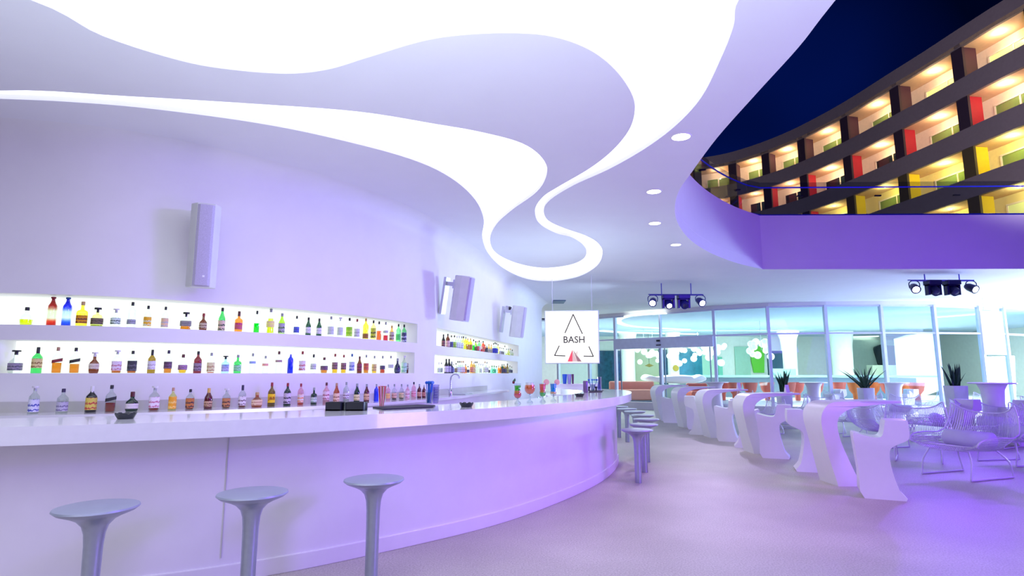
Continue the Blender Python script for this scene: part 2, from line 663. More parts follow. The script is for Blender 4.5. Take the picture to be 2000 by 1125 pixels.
# ------------------------------------------------------------------ bar counter
ZB = 1.17
fe_pts = [(-5.6, 2.95), (-4.4, 3.3), (-3.16, 3.72), (-2.47, 4.02), (-1.83, 4.36), (-1.12, 4.89), (-.05, 5.9), (.71, 6.97), (1.38, 8.2), (1.82, 9.35), (2.1, 10.5), (2.22, 11.4)]
FE = resample(spline(fe_pts, 10), .12)
cap_end = [(2.22, 11.8), (2.12, 12.35), (1.86, 12.8), (1.45, 13.0), (1.05, 12.9)]
BE = offset(FE, .88)
BE = [p for p in BE if p[1] < 12.2]
top_poly = FE + cap_end + list(reversed(BE))
ct = empty('bar_counter', (FE[0][0], FE[0][1], 0))
o0 = FE[0]
MB().prism(rel(top_poly, o0), ZB - .115, ZB).build('counter_top', quartz, ct, bevel=.012)
bf = rel(resample(offset(FE[:-8], .27), .12), o0)
bb = offset(bf, .16)
MB().prism(bf + list(reversed(bb)), 0, ZB - .115).build('front_panel', barfront, ct)
kb = offset(bf, -.022)
MB().prism(kb + list(reversed(offset(kb, .05))), 0, .125).build('kick_board', barfront, ct, bevel=.006)
# inner work shelf of the bar
wf = rel(resample(offset(FE[:-10], .9), .2), o0)
MB().prism(wf + list(reversed(offset(wf, .02))), 0, ZB - .12).build('inner_panel', barfront, ct)
ws = offset(wf, .33)
MB().prism(wf + list(reversed(ws)), .86, .9).build('work_shelf', mat('brushed_steel', (175, 180, 190), .3, .8), ct)
# vertical joints of the front panel
jm = mat('joint_filler', (196, 194, 204), .8)
for u in (440,):
    x, y, a = find_u(offset(FE, .265), u, .6)
    MB().box((x - o0[0], y - o0[1], .6), (.004, .006, .85), a).build('panel_joint', jm, ct)
tag(ct, 'long curved white bar with glossy overhanging counter top', 'bar counter')

# back counter along the bottle wall
ZK = 1.107
kw = WC[s_at_u(-150, 1.1):s_at_u(952, 1.1)]
kf = offset(kw, -.52)
kc = empty('back_counter', (kw[0][0], kw[0][1], 0))
k0 = kw[0]
endx, endy = kw[-1]
tip = [(kf[-1][0] + .02, kf[-1][1] + .12), (kf[-1][0] - .04, kf[-1][1] + .3), (endx + .26, endy + .42), (endx + .02, endy + .45)]
MB().prism(rel(kf + tip + list(reversed(offset(kw, -.004))), k0), ZK - .04, ZK).build('counter_top', quartz, kc, bevel=.006)
kp = rel(offset(kw, -.46), k0)
MB().prism(kp + list(reversed(rel(offset(kw, -.01), k0))), 0, ZK - .04).build('cabinet_body', barfront, kc)
sp_ = rel(offset(kw, -.012), k0)
MB().prism(sp_ + list(reversed(rel(offset(kw, -.003), k0))), ZK, ZK + .105).build('splashback', mat('grey_splashback', (196, 194, 190), .3), kc)
tag(kc, 'white back counter with low grey splashback along the bottle wall', 'counter')

# ------------------------------------------------------------------ bottles
PROF = {
    'std': [(0, 0), (.46, 0), (.5, .015), (.5, .55), (.47, .62), (.3, .7), (.17, .76), (.155, .86), (.15, .90)],
    'slim': [(0, 0), (.46, 0), (.5, .015), (.5, .62), (.44, .69), (.24, .76), (.16, .82), (.15, .90)],
    'wine': [(0, 0), (.46, 0), (.5, .015), (.5, .48), (.46, .57), (.3, .68), (.2, .77), (.17, .90)],
    'shoulder': [(0, 0), (.46, 0), (.5, .015), (.52, .5), (.5, .58), (.4, .63), (.18, .67), (.16, .78), (.16, .90)],
    'cone': [(0, 0), (.46, 0), (.5, .015), (.5, .03), (.42, .42), (.34, .62), (.2, .72), (.15, .8), (.15, .90)],
    'round': [(0, 0), (.34, 0), (.42, .02), (.5, .17), (.5, .33), (.42, .5), (.25, .6), (.15, .68), (.15, .88)],
    'flask': [(0, 0), (.4, 0), (.46, .03), (.5, .15), (.5, .38), (.44, .5), (.25, .6), (.16, .66), (.15, .88)],
    'decanter': [(0, 0), (.5, 0), (.52, .03), (.46, .3), (.4, .56), (.33, .62), (.13, .66), (.12, .8)],
    'tequila': [(0, 0), (.44, 0), (.5, .02), (.5, .6), (.46, .7), (.3, .78), (.2, .86), (.18, .93), (.24, .96), (.24, .98)],
}
CL = (236, 242, 240)
cap_black = mat('black_cap', (26, 28, 32), .4)
CAPC = {'k': (28, 30, 36), 'r': (150, 30, 44), 'm': (92, 34, 44), 'w': (225, 222, 226), 'g': (150, 156, 160), 't': (186, 140, 112), 'b': (20, 80, 160),
        'n': (46, 34, 76), 'y': (214, 170, 90), 'c': (196, 160, 110), 'v': (60, 140, 80)}
CAPN = {'k': 'black', 'r': 'red', 'm': 'maroon', 'w': 'white', 'g': 'grey', 't': 'tan', 'b': 'blue', 'n': 'navy', 'y': 'gold', 'c': 'cork', 'v': 'green'}
GLC = {'clear': CL, 'green': (60, 190, 96), 'dkgreen': (10, 66, 44), 'brown': (96, 44, 22), 'black': (16, 20, 26), 'blue': (10, 50, 226), 'olive': (140, 110, 20),
       'amber': (190, 90, 20), 'ltblue': (170, 226, 240), 'yellow': (246, 240, 60), 'lime': (160, 220, 30), 'pink': (246, 190, 200), 'gold': (214, 170, 90),
       'rust': (196, 92, 44), 'mint': (120, 236, 190), 'pale': (222, 238, 226), 'dkred': (86, 16, 30), 'navy': (24, 26, 76), 'winered': (110, 30, 44), 'paleyel': (236, 244, 150),
       'crimson': (224, 44, 70), 'ltgreen': (120, 232, 150), 'orange': (244, 140, 40), 'redor': (240, 84, 50)}
LIQ = {'or': (226, 130, 16), 'ye': (240, 244, 10), 'gr': (0, 226, 30), 'am': (186, 96, 40), 're': (222, 36, 60), 'ro': (196, 62, 40), 'ol': (150, 160, 90), 'ory': (250, 190, 20),
       'lo': (250, 110, 50), 'dk': (60, 30, 20)}

def gm(k):
    return glass('glass_' + k, GLC[k], .05, two=k != 'clear')

def opaque_bottle(k):
    return mat('bottle_' + k, GLC[k], .12, coat=.5)
SOLID = {'black', 'blue', 'navy', 'dkred'}

def make_bottle(kind, hgt, dia, gk, cap, lab=None, liq=None, lz=(.12, .44), face=0.0, ramp=None, sq=2.0, flat=1.0, sash=False, brand=None):
    """bottle with its base at the origin; face = direction the label looks to"""
    root = empty('bottle')
    pr = [(r * dia, z * hgt) for r, z in PROF[kind]]
    n = 20
    M = Matrix.Rotation(face, 3, 'Z')
    # in-section x axis is the facing direction: flat squeezes the depth
    if ramp:
        gmat = glass('glass_fade_' + ramp[0], CL, .05, ramp=ramp[1])
    else:
        gmat = opaque_bottle(gk) if gk in SOLID else gm(gk)
    gb = MB().lathe(pr, n, sx=flat, pw=sq, M=M).build('glass_body', gmat, root)
    smoothed(gb, 50)
    # cap
    ctop = pr[-1][1]; cr = pr[-1][0] * 1.12
    if cap:
        cm = mat('cap_' + cap[0], CAPC[cap[0]], .4)
        ch = hgt - ctop
        if kind == 'decanter':
            cp = [(0, ctop - .012), (cr * .8, ctop - .012), (cr * .8, hgt * .9), (cr * 2.3, hgt * .9), (cr * 2.3, hgt), (0, hgt)]
        elif cap.endswith('w'):   # wide stopper
            cp = [(0, ctop - .02), (cr * .8, ctop - .02), (cr * .8, hgt * .93), (cr * 1.9, hgt * .93), (cr * 1.9, hgt), (0, hgt)]
        else:
            dn = .05 * hgt if cap.endswith('l') else .012   # l = long foil
            dn = .14 * hgt if cap.endswith('f') else dn
            cp = [(0, ctop - dn), (cr * 1.06, ctop - dn), (cr * 1.03, hgt - .004), (cr * .85, hgt), (0, hgt)]
        smoothed(MB().lathe(cp, 14).build('cap', cm, root), 40)
    if liq:
        key, lev = liq
        lp_ = []
        for r, z in pr:
            if z / hgt <= lev:
                lp_.append((max(0, r - .006 * dia / .08), z + .004))
        # interpolate level
        for i in range(len(pr) - 1):
            if pr[i][1] / hgt <= lev < pr[i + 1][1] / hgt:
                t_ = (lev * hgt - pr[i][1]) / (pr[i + 1][1] - pr[i][1])
                lp_.append((max(.002, pr[i][0] + (pr[i + 1][0] - pr[i][0]) * t_ - .005), lev * hgt))
        lp_.append((0, lev * hgt))
        smoothed(MB().lathe(lp_, n, sx=flat * .96, pw=sq, M=M).build('liquid', glass('liquid_' + key, LIQ[key], .03, two=True), root), 50)
    if lab:
        c1, c2 = lab
        rr = .515 * dia
        z0, z1 = lz[0] * hgt, lz[1] * hgt
        vs = []; fs = []; K = 12
        for i in range(K + 1):
            a = math.radians(-78 + 156 * i / K)
            ca, sa = math.cos(a), math.sin(a)
            if sq != 2.0:
                q = (abs(ca) ** sq + abs(sa) ** sq) ** (-1 / sq); ca *= q; sa *= q
            for ro, zz in ((0, z0), (0, z1), (-.0015, z1), (-.0015, z0)):
                k_ = (rr + ro)
                dz = (i / K - .5) * .12 * hgt if sash else 0
                vs.append(M @ Vector((k_ * ca * flat, k_ * sa, zz + dz)))
        for i in range(K):
            for q in range(4):
                q2 = (q + 1) % 4
                fs.append((i * 4 + q, (i + 1) * 4 + q, (i + 1) * 4 + q2, i * 4 + q2))
        lb = MB(); lb.add(vs, fs)
        lb = smoothed(lb.build('paper_label', label_mat(c1, c2), root), 40)
        if brand:
            Mt = (Matrix.Translation((M @ Vector((rr * 1.03, 0, (z0 + z1) / 2)))) @ M.to_4x4() @ Matrix.Rotation(PI / 2, 4, 'Z') @ Matrix.Rotation(PI / 2, 4, 'X'))
            text_mesh(brand, .05, 'lettering', mat('brand_ink', (140, 40, 20), .5), lb, Mt, .0008)
    return root

WH = (236, 232, 236); BK = (38, 38, 44); GY = (150, 152, 160)
ORD = ['first', 'second', 'third', 'fourth', 'fifth', 'sixth', 'seventh', 'eighth', 'ninth', 'tenth', 'eleventh', 'twelfth', 'thirteenth', 'fourteenth', 'fifteenth',
       'sixteenth', 'seventeenth', 'eighteenth', 'nineteenth', 'twentieth', 'twenty-first', 'twenty-second', 'twenty-third', 'twenty-fourth', 'twenty-fifth', 'twenty-sixth',
       'twenty-seventh', 'twenty-eighth', 'twenty-ninth', 'thirtieth', 'thirty-first', 'thirty-second', 'thirty-third', 'thirty-fourth', 'thirty-fifth', 'thirty-sixth',
       'thirty-seventh', 'thirty-eighth', 'thirty-ninth', 'fortieth']
# (u, v_top, description, kind, dia/height, glass, cap, label, liquid, extra)
UP = [
 (52, 600, 'squat clear flask holding bright yellow liqueur', 'flask', .62, 'clear', 'k', None, ('ye', .32), {}),
 (101, 580, 'tall bottle fading orange red to clear', 'tequila', .27, 'clear', 'r', None, None, dict(ramp=('red', [(0, (200, 60, 30)), (.15, (226, 110, 70)), (.28, (232, 240, 226)), (.52, (232, 238, 220)), (.7, (190, 80, 50)), (1, (150, 34, 34))]))),
 (130, 581, 'tall bottle fading cobalt blue to clear', 'tequila', .27, 'clear', 'b', None, None, dict(ramp=('blue', [(0, (40, 90, 226)), (.15, (100, 150, 240)), (.3, (226, 240, 246)), (.52, (210, 228, 246)), (.68, (50, 90, 240)), (1, (30, 50, 190))]))),
 (160, 589, 'square yellow bottle with orange brown label', 'shoulder', .37, 'yellow', 'cl', ((220, 150, 10), (110, 40, 40)), None, dict(sq=4, flat=.7)),
 (190, 601, 'short tapering decanter with brown label', 'decanter', .54, 'paleyel', 'k', ((120, 100, 80), (60, 56, 40)), ('ol', .1), dict(sq=3)),
 (226, 603, 'clear round bottle with green leafy print', 'round', .46, 'clear', 'w', ((214, 234, 220), (46, 66, 56)), None, dict(lz=(.16, .5))),
 (257, 590, 'clear bottle with grey label and black cap', 'slim', .3, 'clear', 'k', ((170, 172, 188), (90, 96, 110)), None, dict(lz=(.14, .32))),
 (288, 597, 'clear bottle with golden orange label and dark cap', 'std', .3, 'clear', 'k', ((240, 180, 30), (214, 226, 200)), None, dict(lz=(.1, .5))),
 (322, 599, 'clear bottle with pale orange and grey label', 'std', .29, 'clear', 'k', ((236, 200, 160), (180, 186, 196)), None, dict(lz=(.08, .48))),
 (363, 610, 'square decanter of orange spirit with grey label', 'decanter', .56, 'clear', 'k', ((150, 146, 140), (110, 110, 116)), ('or', .3), dict(sq=5, lz=(.2, .5))),
 (397, 612, 'dark brown flask bottle with cream label', 'flask', .42, 'brown', 'rl', ((206, 190, 160), (120, 80, 60)), None, dict(flat=.6)),
 (433, 601, 'tall green bottle with cream label and black cap', 'wine', .27, 'green', 'kl', ((226, 200, 176), (60, 70, 60)), None, dict(lz=(.03, .46))),
 (466, 608, 'orange bottle with magenta label and maroon neck', 'shoulder', .34, 'orange', 'mf', ((200, 70, 130), (200, 120, 60)), None, {}),
 (501, 607, 'clear bottle half full of vivid green liqueur', 'std', .26, 'clear', 'kl', None, ('gr', .43), {}),
 (528, 603, 'clear cone bottle of pale yellow liqueur', 'cone', .3, 'clear', 'g', ((236, 214, 150), (246, 240, 120)), ('ye', .6), dict(lz=(.25, .5))),
 (550, 612, 'lime green bottle with grey patterned label', 'wine', .3, 'lime', 'gl', ((176, 170, 190), (70, 110, 40)), None, dict(lz=(.06, .52))),
 (579, 617, 'clear bottle with small blue label and dark cap', 'std', .28, 'clear', 'k', ((80, 96, 200), (60, 70, 160)), None, dict(lz=(.12, .42))),
 (602, 620, 'black green wine bottle with white label', 'wine', .29, 'dkgreen', 'k', (WH, (170, 170, 190)), None, dict(lz=(.13, .46))),
 (623, 622, 'black green wine bottle with white label', 'wine', .29, 'dkgreen', 'k', (WH, (170, 170, 190)), None, dict(lz=(.13, .46))),
 (646, 618, 'colourless bottle with faint grey label', 'std', .3, 'clear', 'g', ((206, 214, 210), (190, 196, 196)), None, dict(lz=(.12, .5))),
 (664, 620, 'colourless slim bottle with faint grey label', 'slim', .28, 'clear', 'w', ((206, 214, 210), (196, 202, 200)), None, dict(lz=(.12, .5))),
 (682, 621, 'clear bottle with bright lime label and black cap', 'std', .3, 'clear', 'k', ((150, 220, 30), (200, 240, 80)), None, dict(lz=(.1, .55))),
 (697, 623, 'clear bottle with grey lettered label and red cap', 'std', .28, 'clear', 'r', ((216, 216, 220), (170, 170, 176)), None, dict(lz=(.1, .5))),
 (714, 622, 'yellow bottle with brown label near its base', 'slim', .27, 'yellow', 'y', ((160, 110, 40), (120, 70, 40)), None, dict(lz=(.05, .28))),
 (729, 626, 'pale yellow bottle with black marks', 'slim', .27, 'paleyel', 'k', ((200, 210, 60), (50, 50, 30)), None, dict(lz=(.1, .6))),
 (740, 628, 'clear bottle of orange liqueur with black cap', 'slim', .28, 'clear', 'k', None, ('lo', .5), {}),
 (753, 629, 'clear bottle with a little red liqueur', 'slim', .27, 'clear', 'g', ((210, 214, 214), (120, 120, 120)), ('re', .3), dict(lz=(.42, .55))),
 (765, 636, 'slender amber bottle with pale label', 'wine', .3, 'gold', 'y', ((200, 190, 170), (110, 50, 60)), None, dict(lz=(.1, .6))),
 (778, 633, 'light green slim bottle with green label', 'slim', .27, 'ltgreen', 'k', ((90, 220, 110), (70, 200, 100)), None, {}),
 (789, 634, 'green bottle with navy and white label', 'slim', .27, 'ltgreen', 'kl', ((60, 66, 100), (200, 200, 226)), None, dict(lz=(.04, .56))),
]
MID = [
 (30, 684, 'clear round bottle with dark label and black stopper', 'round', .52, 'clear', 'kw', ((150, 140, 160), (80, 80, 96)), None, {}),
 (72, 678, 'green whiskey bottle with cream label', 'std', .34, 'green', 'kf', ((234, 214, 150), (150, 110, 60)), None, dict(lz=(.2, .56))),
 (111, 678, 'square bottle, slanted maroon sash, orange spirit', 'std', .33, 'clear', 't', ((130, 40, 50), (150, 50, 60)), ('or', .4), dict(sq=5, sash=True, lz=(.42, .54))),
 (146, 679, 'square bottle, slanted black sash, orange spirit', 'std', .33, 'clear', 'k', ((36, 36, 40), (60, 56, 56)), ('or', .36), dict(sq=5, sash=True, lz=(.42, .54))),
 (184, 688, 'brown flat flask with cream label and white cap', 'flask', .42, 'brown', 'w', ((228, 216, 200), (180, 160, 150)), None, dict(flat=.6, lz=(.2, .46))),
 (228, 684, 'clear square bottle with white label and red seal', 'std', .37, 'clear', 'w', ((232, 216, 232), (200, 130, 150)), ('am', .12), dict(sq=4, lz=(.12, .52))),
 (258, 685, 'clear square bottle with large black label', 'std', .36, 'clear', 'k', ((56, 58, 66), (100, 100, 108)), ('am', .12), dict(sq=4, lz=(.1, .55))),
 (296, 683, 'olive brown bottle with white label and dark neck', 'std', .3, 'olive', 'kf', ((226, 220, 232), (190, 170, 190)), None, dict(lz=(.16, .52))),
 (328, 684, 'clear bottle of orange spirit with purple label', 'std', .32, 'clear', 'nl', ((90, 60, 90), (130, 90, 130)), ('or', .3), dict(lz=(.2, .5))),
 (357, 692, 'small round bottle of golden spirit with mauve label', 'round', .44, 'clear', 'm', ((170, 130, 170), (110, 70, 110)), ('ory', .24), dict(lz=(.18, .44))),
 (386, 686, 'red brown faceted bottle with grey label', 'std', .33, 'winered', 'kl', ((150, 130, 150), (90, 60, 80)), None, dict(sq=3, lz=(.1, .46))),
 (412, 689, 'clear square bottle with cream label and grey cap', 'std', .34, 'clear', 'g', ((230, 220, 170), (190, 150, 110)), ('ro', .06), dict(sq=4, lz=(.08, .52))),
 (440, 695, 'pale blue square bottle with black stopper', 'shoulder', .4, 'ltblue', 'kw', ((190, 190, 226), (150, 150, 200)), None, dict(sq=4, lz=(.1, .5))),
 (464, 693, 'green gin bottle with pale label and grey neck', 'shoulder', .38, 'green', 'gl', ((170, 220, 190), (90, 180, 110)), None, dict(lz=(.12, .44))),
 (493, 690, 'clear vodka bottle with pale blue lettering band', 'std', .31, 'clear', 'g', ((170, 190, 236), (110, 130, 220)), None, dict(lz=(.48, .6))),
 (518, 695, 'clear short vodka bottle with orange red band', 'std', .33, 'clear', 'g', ((240, 180, 170), (236, 110, 90)), None, dict(lz=(.42, .56))),
 (544, 686, 'clear tall bottle with maroon cap', 'std', .3, 'clear', 'm', ((190, 160, 164), (110, 50, 60)), None, dict(lz=(.5, .6))),
 (567, 688, 'solid cobalt blue slender bottle', 'slim', .27, 'blue', None, None, None, {}),
 (590, 686, 'clear bottle with red cap and white red label', 'std', .29, 'clear', 'r', ((228, 214, 216), (196, 90, 100)), None, dict(lz=(.12, .56))),
 (612, 692, 'frosted clear bottle with grey print and black cap', 'round', .3, 'pale', 'kl', ((206, 210, 212), (150, 154, 158)), None, dict(lz=(.2, .5))),
 (633, 698, 'squat round bottle of orange spirit with purple label', 'flask', .46, 'clear', 'ml', ((90, 60, 90), (150, 110, 140)), ('or', .3), dict(lz=(.2, .46))),
 (654, 691, 'yellow rum bottle, left of a matching pair', 'std', .29, 'clear', 'r', ((150, 110, 120), (90, 70, 60)), ('ory', .4), dict(lz=(.2, .56))),
 (671, 693, 'yellow rum bottle, right of a matching pair', 'std', .29, 'clear', 'r', ((150, 110, 120), (90, 70, 60)), ('ory', .4), dict(lz=(.2, .56))),
 (687, 691, 'clear bottle with blue cap and blue label', 'std', .28, 'clear', 'b', ((190, 200, 230), (80, 96, 190)), None, dict(lz=(.12, .58))),
 (702, 696, 'brown bottle with dark red label', 'wine', .3, 'brown', 'ml', ((150, 60, 90), (90, 30, 50)), None, dict(lz=(.14, .56))),
 (715, 693, 'clear bottle with orange red label', 'slim', .28, 'clear', 'g', ((200, 90, 80), (230, 130, 60)), ('or', .3), dict(lz=(.16, .54))),
 (731, 695, 'clear bottle with cream yellow label', 'slim', .28, 'clear', 'g', ((226, 200, 130), (170, 140, 90)), ('ory', .2), dict(lz=(.12, .52))),
 (747, 695, 'clear bottle of red liqueur with dark label', 'slim', .3, 'clear', 'gl', ((90, 80, 110), (60, 60, 80)), ('ro', .22), dict(lz=(.22, .44))),
 (763, 695, 'colourless square vodka bottle', 'std', .32, 'pale', 'g', ((196, 206, 204), (210, 216, 214)), None, dict(sq=4, lz=(.3, .5))),
 (776, 700, 'navy black round bottle with gold neck', 'round', .42, 'navy', 'gl', ((40, 44, 90), (120, 130, 160)), None, dict(lz=(.1, .3))),
 (789, 695, 'colourless bottle with green and red dots', 'std', .3, 'pale', 'w', ((190, 230, 210), (120, 190, 150)), None, dict(lz=(.06, .6))),
 (798, 695, 'dark purple brown bottle with pale label', 'wine', .31, 'dkred', 'kl', ((190, 180, 200), (80, 50, 90)), None, dict(lz=(.2, .56))),
]
LOW = [
 (66, 754, 'clear bottle with blue and white label', 'std', .33, 'clear', 'w', ((222, 222, 240), (70, 80, 180)), None, dict(lz=(.06, .52))),
 (122, 759, 'clear gin bottle with lavender grey label', 'std', .4, 'clear', 'n', ((190, 184, 206), (120, 110, 150)), None, dict(lz=(.08, .46))),
 (178, 754, 'black liqueur bottle with yellow and red label', 'std', .37, 'black', 'wf', ((220, 200, 90), (190, 60, 60)), None, dict(lz=(.1, .56), sq=2.6)),
 (216, 752, 'square bottle with slanted black sash over red spirit', 'std', .34, 'clear', 'k', ((40, 42, 46), (50, 50, 56)), ('ro', .34), dict(sq=5, sash=True, lz=(.42, .54))),
 (258, 765, 'green round flask with white label and dark red cap', 'flask', .58, 'dkgreen', 'mf', ((226, 216, 216), (200, 190, 200)), None, dict(flat=.6, lz=(.14, .4))),
 (301, 754, 'clear square bottle with white label and red seal', 'std', .37, 'clear', 'w', ((236, 224, 240), (196, 120, 150)), ('ro', .12), dict(sq=4, lz=(.12, .56))),
 (337, 757, 'clear bottle with yellow orange label and tan cap', 'std', .32, 'paleyel', 't', ((246, 170, 40), (250, 210, 120)), None, dict(lz=(.06, .6))),
 (371, 760, 'bourbon bottle with black and orange label', 'std', .37, 'clear', 'k', ((196, 120, 60), (60, 46, 60)), ('ro', .3), dict(sq=4, lz=(.08, .56))),
 (407, 758, 'dark coffee liqueur bottle with gold neck', 'wine', .37, 'dkred', 'yf', ((200, 160, 130), (80, 30, 30)), None, dict(lz=(.1, .38))),
 (442, 759, 'bourbon bottle with dark arched label', 'std', .37, 'clear', 'w', ((196, 130, 80), (60, 40, 50)), ('am', .5), dict(sq=4, lz=(.08, .52))),
 (473, 752, 'clear square bottle with white label and navy cap', 'std', .31, 'clear', 'nf', ((230, 220, 230), (120, 90, 110)), ('ro', .14), dict(sq=3, lz=(.1, .5))),
 (502, 766, 'wide red brown crown shaped flask with cream label', 'flask', .7, 'rust', 'c', ((236, 206, 170), (190, 130, 110)), None, dict(flat=.55, lz=(.12, .5))),
 (530, 747, 'olive green whisky bottle with yellow label', 'std', .29, 'olive', 'rl', ((250, 206, 20), (250, 206, 20)), None, dict(lz=(.16, .52), brand='J&B')),
 (561, 748, 'green vermouth bottle with round crest label', 'std', .3, 'dkgreen', 'rl', ((206, 190, 216), (40, 26, 56)), None, dict(lz=(.1, .56))),
 (587, 749, 'clear bottle with orange band and red cap', 'slim', .27, 'pink', 'r', ((236, 214, 214), (240, 140, 70)), ('lo', .12), dict(lz=(.14, .5))),
 (613, 757, 'green gin bottle with white label', 'shoulder', .34, 'dkgreen', 'gl', ((220, 226, 226), (110, 160, 140)), None, dict(lz=(.14, .46))),
 (637, 747, 'clear vodka bottle with maroon cap and pink label', 'std', .3, 'pink', 'm', ((236, 206, 226), (170, 70, 100)), None, dict(lz=(.2, .6))),
 (657, 748, 'orange brown bottle behind the black trays', 'wine', .3, 'rust', 'tl', ((240, 206, 180), (150, 90, 70)), None, dict(lz=(.1, .5))),
 (676, 746, 'clear slim bottle with a dark dot label', 'slim', .28, 'clear', 'g', ((220, 214, 232), (120, 70, 110)), None, dict(lz=(.2, .5))),
 (697, 749, 'green bottle behind the black trays', 'wine', .31, 'dkgreen', 'g', ((236, 222, 170), (160, 140, 90)), None, dict(lz=(.1, .42))),
 (716, 750, 'dark brown bottle with cream label', 'wine', .31, 'dkred', 'g', ((230, 190, 150), (150, 90, 70)), None, dict(lz=(.1, .46))),
 (735, 750, 'cobalt blue bottle beside the striped straws', 'slim', .28, 'blue', 'g', None, None, {}),
 (758, 751, 'pale bottle with orange label right of the straws', 'slim', .28, 'pink', 'g', ((240, 190, 120), (226, 150, 110)), None, {}),
 (770, 750, 'clear bottle with nearly black liquid', 'std', .32, 'clear', 'g', ((230, 190, 170), (150, 100, 90)), ('dk', .3), {}),
 (784, 750, 'clear bottle with dark green foot', 'std', .31, 'clear', 'g', ((236, 206, 160), (90, 130, 90)), ('ol', .16), {}),
 (796, 751, 'pale pink bottle with spotted label', 'std', .3, 'pink', 'g', ((240, 210, 220), (206, 130, 150)), None, dict(lz=(.05, .6))),
 (808, 746, 'clear bottle with black cap and pink label', 'slim', .28, 'pink', 'k', ((236, 170, 190), (200, 90, 110)), None, {}),
 (819, 750, 'dark red bottle with cream label', 'std', .31, 'dkred', 'g', ((230, 180, 150), (110, 50, 50)), None, {}),
 (828, 752, 'dark red bottle beside the blue stirrers', 'std', .31, 'dkred', 'g', ((220, 150, 130), (110, 50, 50)), None, {}),
]
sh = offset(WC, .13)
kfr = offset(WC, -.2)

def row(lst, curve, zb, where, group, z_ref=None):
    for i, (u, vt, desc, kind, wr, gk, cap, lab, liq, ex) in enumerate(lst):
        x, y, a = find_u(curve, u, zb + .1)
        ztop = zat(u, vt, y)
        h = max(.16, min(.42, ztop - zb))
        ex = dict(ex)
        face = math.atan2(-y, -x) + random.uniform(-.15, .15)
        b = make_bottle(kind, h, h * wr, gk, cap, lab, liq, face=face, **ex)
        b.location = (x, y, zb)
        b['label'] = '%s, %s from left %s' % (desc, ORD[i], where)
        b['category'] = 'bottle'
        b['group'] = group

row(UP, sh, 1.996, 'on long upper shelf', 'bottles on the long upper shelf')
row(MID, sh, 1.5, 'on long lower shelf', 'bottles on the long lower shelf')
row(LOW, kfr, ZK, 'on back counter', 'bottles on the back counter')

# short right niches: u, v_top, description, kind, glass, cap, label colours, liquid
def L(c1, c2=None):
    return (c1, c2 or tuple(int(k * .8) for k in c1))
U2 = [(866, 653, 'dark bottle with amber neck', 'wine', 'black', 'k', L((150, 90, 96), (40, 50, 50)), None), (874.5, 652, 'brown bottle with pink lettering', 'slim', 'brown', 'k', L((226, 180, 180)), None),
      (881.5, 655, 'clear bottle with navy label', 'slim', 'clear', 'k', L((90, 90, 150)), None), (887.5, 655, 'clear bottle with lime label', 'slim', 'clear', 'k', L((160, 200, 80)), None),
      (892.5, 656, 'colourless bottle with faint label', 'slim', 'pale', 'w', L((220, 224, 230)), None), (897, 656, 'colourless slim bottle', 'slim', 'pale', 'w', L((224, 226, 236)), None),
      (901.5, 657, 'pale frosted bottle', 'slim', 'pale', 'g', L((216, 220, 230)), None), (905, 657, 'pale yellow slim bottle', 'slim', 'paleyel', 'k', None, ('ye', .5)),
      (909.5, 658, 'yellow bottle', 'slim', 'yellow', 'g', None, None), (913.5, 661, 'yellow bottle with brown label near its foot', 'slim', 'yellow', 'y', L((190, 130, 60)), None),
      (919, 661, 'golden bottle with brown label', 'slim', 'yellow', 'y', L((180, 120, 60)), None), (925, 663, 'bottle half full of vivid green liqueur', 'std', 'clear', 'k', None, ('gr', .5)),
      (929.2, 666, 'olive bottle with brown label', 'wine', 'lime', 'k', L((110, 90, 50)), None), (932.6, 666, 'clear bottle with red label', 'slim', 'clear', 't', L((210, 70, 80)), None),
      (935.8, 665, 'light green slim bottle', 'slim', 'ltgreen', 'k', L((226, 180, 200)), None), (939.6, 668, 'clear bottle with crimson liquid', 'slim', 'clear', 'w', None, ('re', .3)),
      (943.6, 666, 'red orange bottle', 'slim', 'redor', 'k', L((230, 110, 90)), None), (947.3, 673, 'short amber and black bottle', 'std', 'amber', 'k', L((50, 40, 40)), None),
      (950.8, 675, 'navy black slim bottle', 'slim', 'navy', 'k', L((70, 80, 90)), None), (954.8, 672, 'golden bottle with grey label', 'wine', 'gold', 'y', L((190, 186, 170), (60, 50, 70)), None),
      (959.4, 673, 'golden bottle with grey label', 'wine', 'gold', 'y', L((190, 186, 170), (60, 50, 70)), None), (963.8, 670, 'clear bottle with blue upper label', 'std', 'clear', 'k', L((50, 60, 190)), None),
      (966.8, 669, 'clear bottle with deep blue label', 'std', 'clear', 'k', L((50, 60, 190)), None), (969.6, 670, 'pale bottle with blue label', 'std', 'pale', 'n', L((80, 90, 190)), None),
      (972.6, 672, 'pale green bottle with dark cap', 'slim', 'paleyel', 'k', None, None), (976.5, 678, 'clear bottle with grey label', 'slim', 'clear', 'k', L((190, 190, 200)), None),
      (979.8, 679, 'clear short bottle with black cap', 'std', 'clear', 'k', L((130, 130, 130)), None), (983, 680, 'clear short bottle, wide black stopper', 'std', 'clear', 'kw', L((140, 140, 140)), None),
      (986, 675, 'colourless bottle with dark cap', 'slim', 'clear', 'k', None, None), (989.6, 681, 'round bottle of pale yellow liqueur', 'flask', 'clear', 'g', None, ('ye', .25)),
      (993.4, 681, 'round pale yellow bottle', 'flask', 'paleyel', 'g', None, ('ye', .3)), (997, 681, 'colourless round bottle', 'round', 'clear', 'y', None, None), (1000.5, 683, 'colourless small bottle', 'round', 'clear', 'k', L((190, 200, 160)), None)]
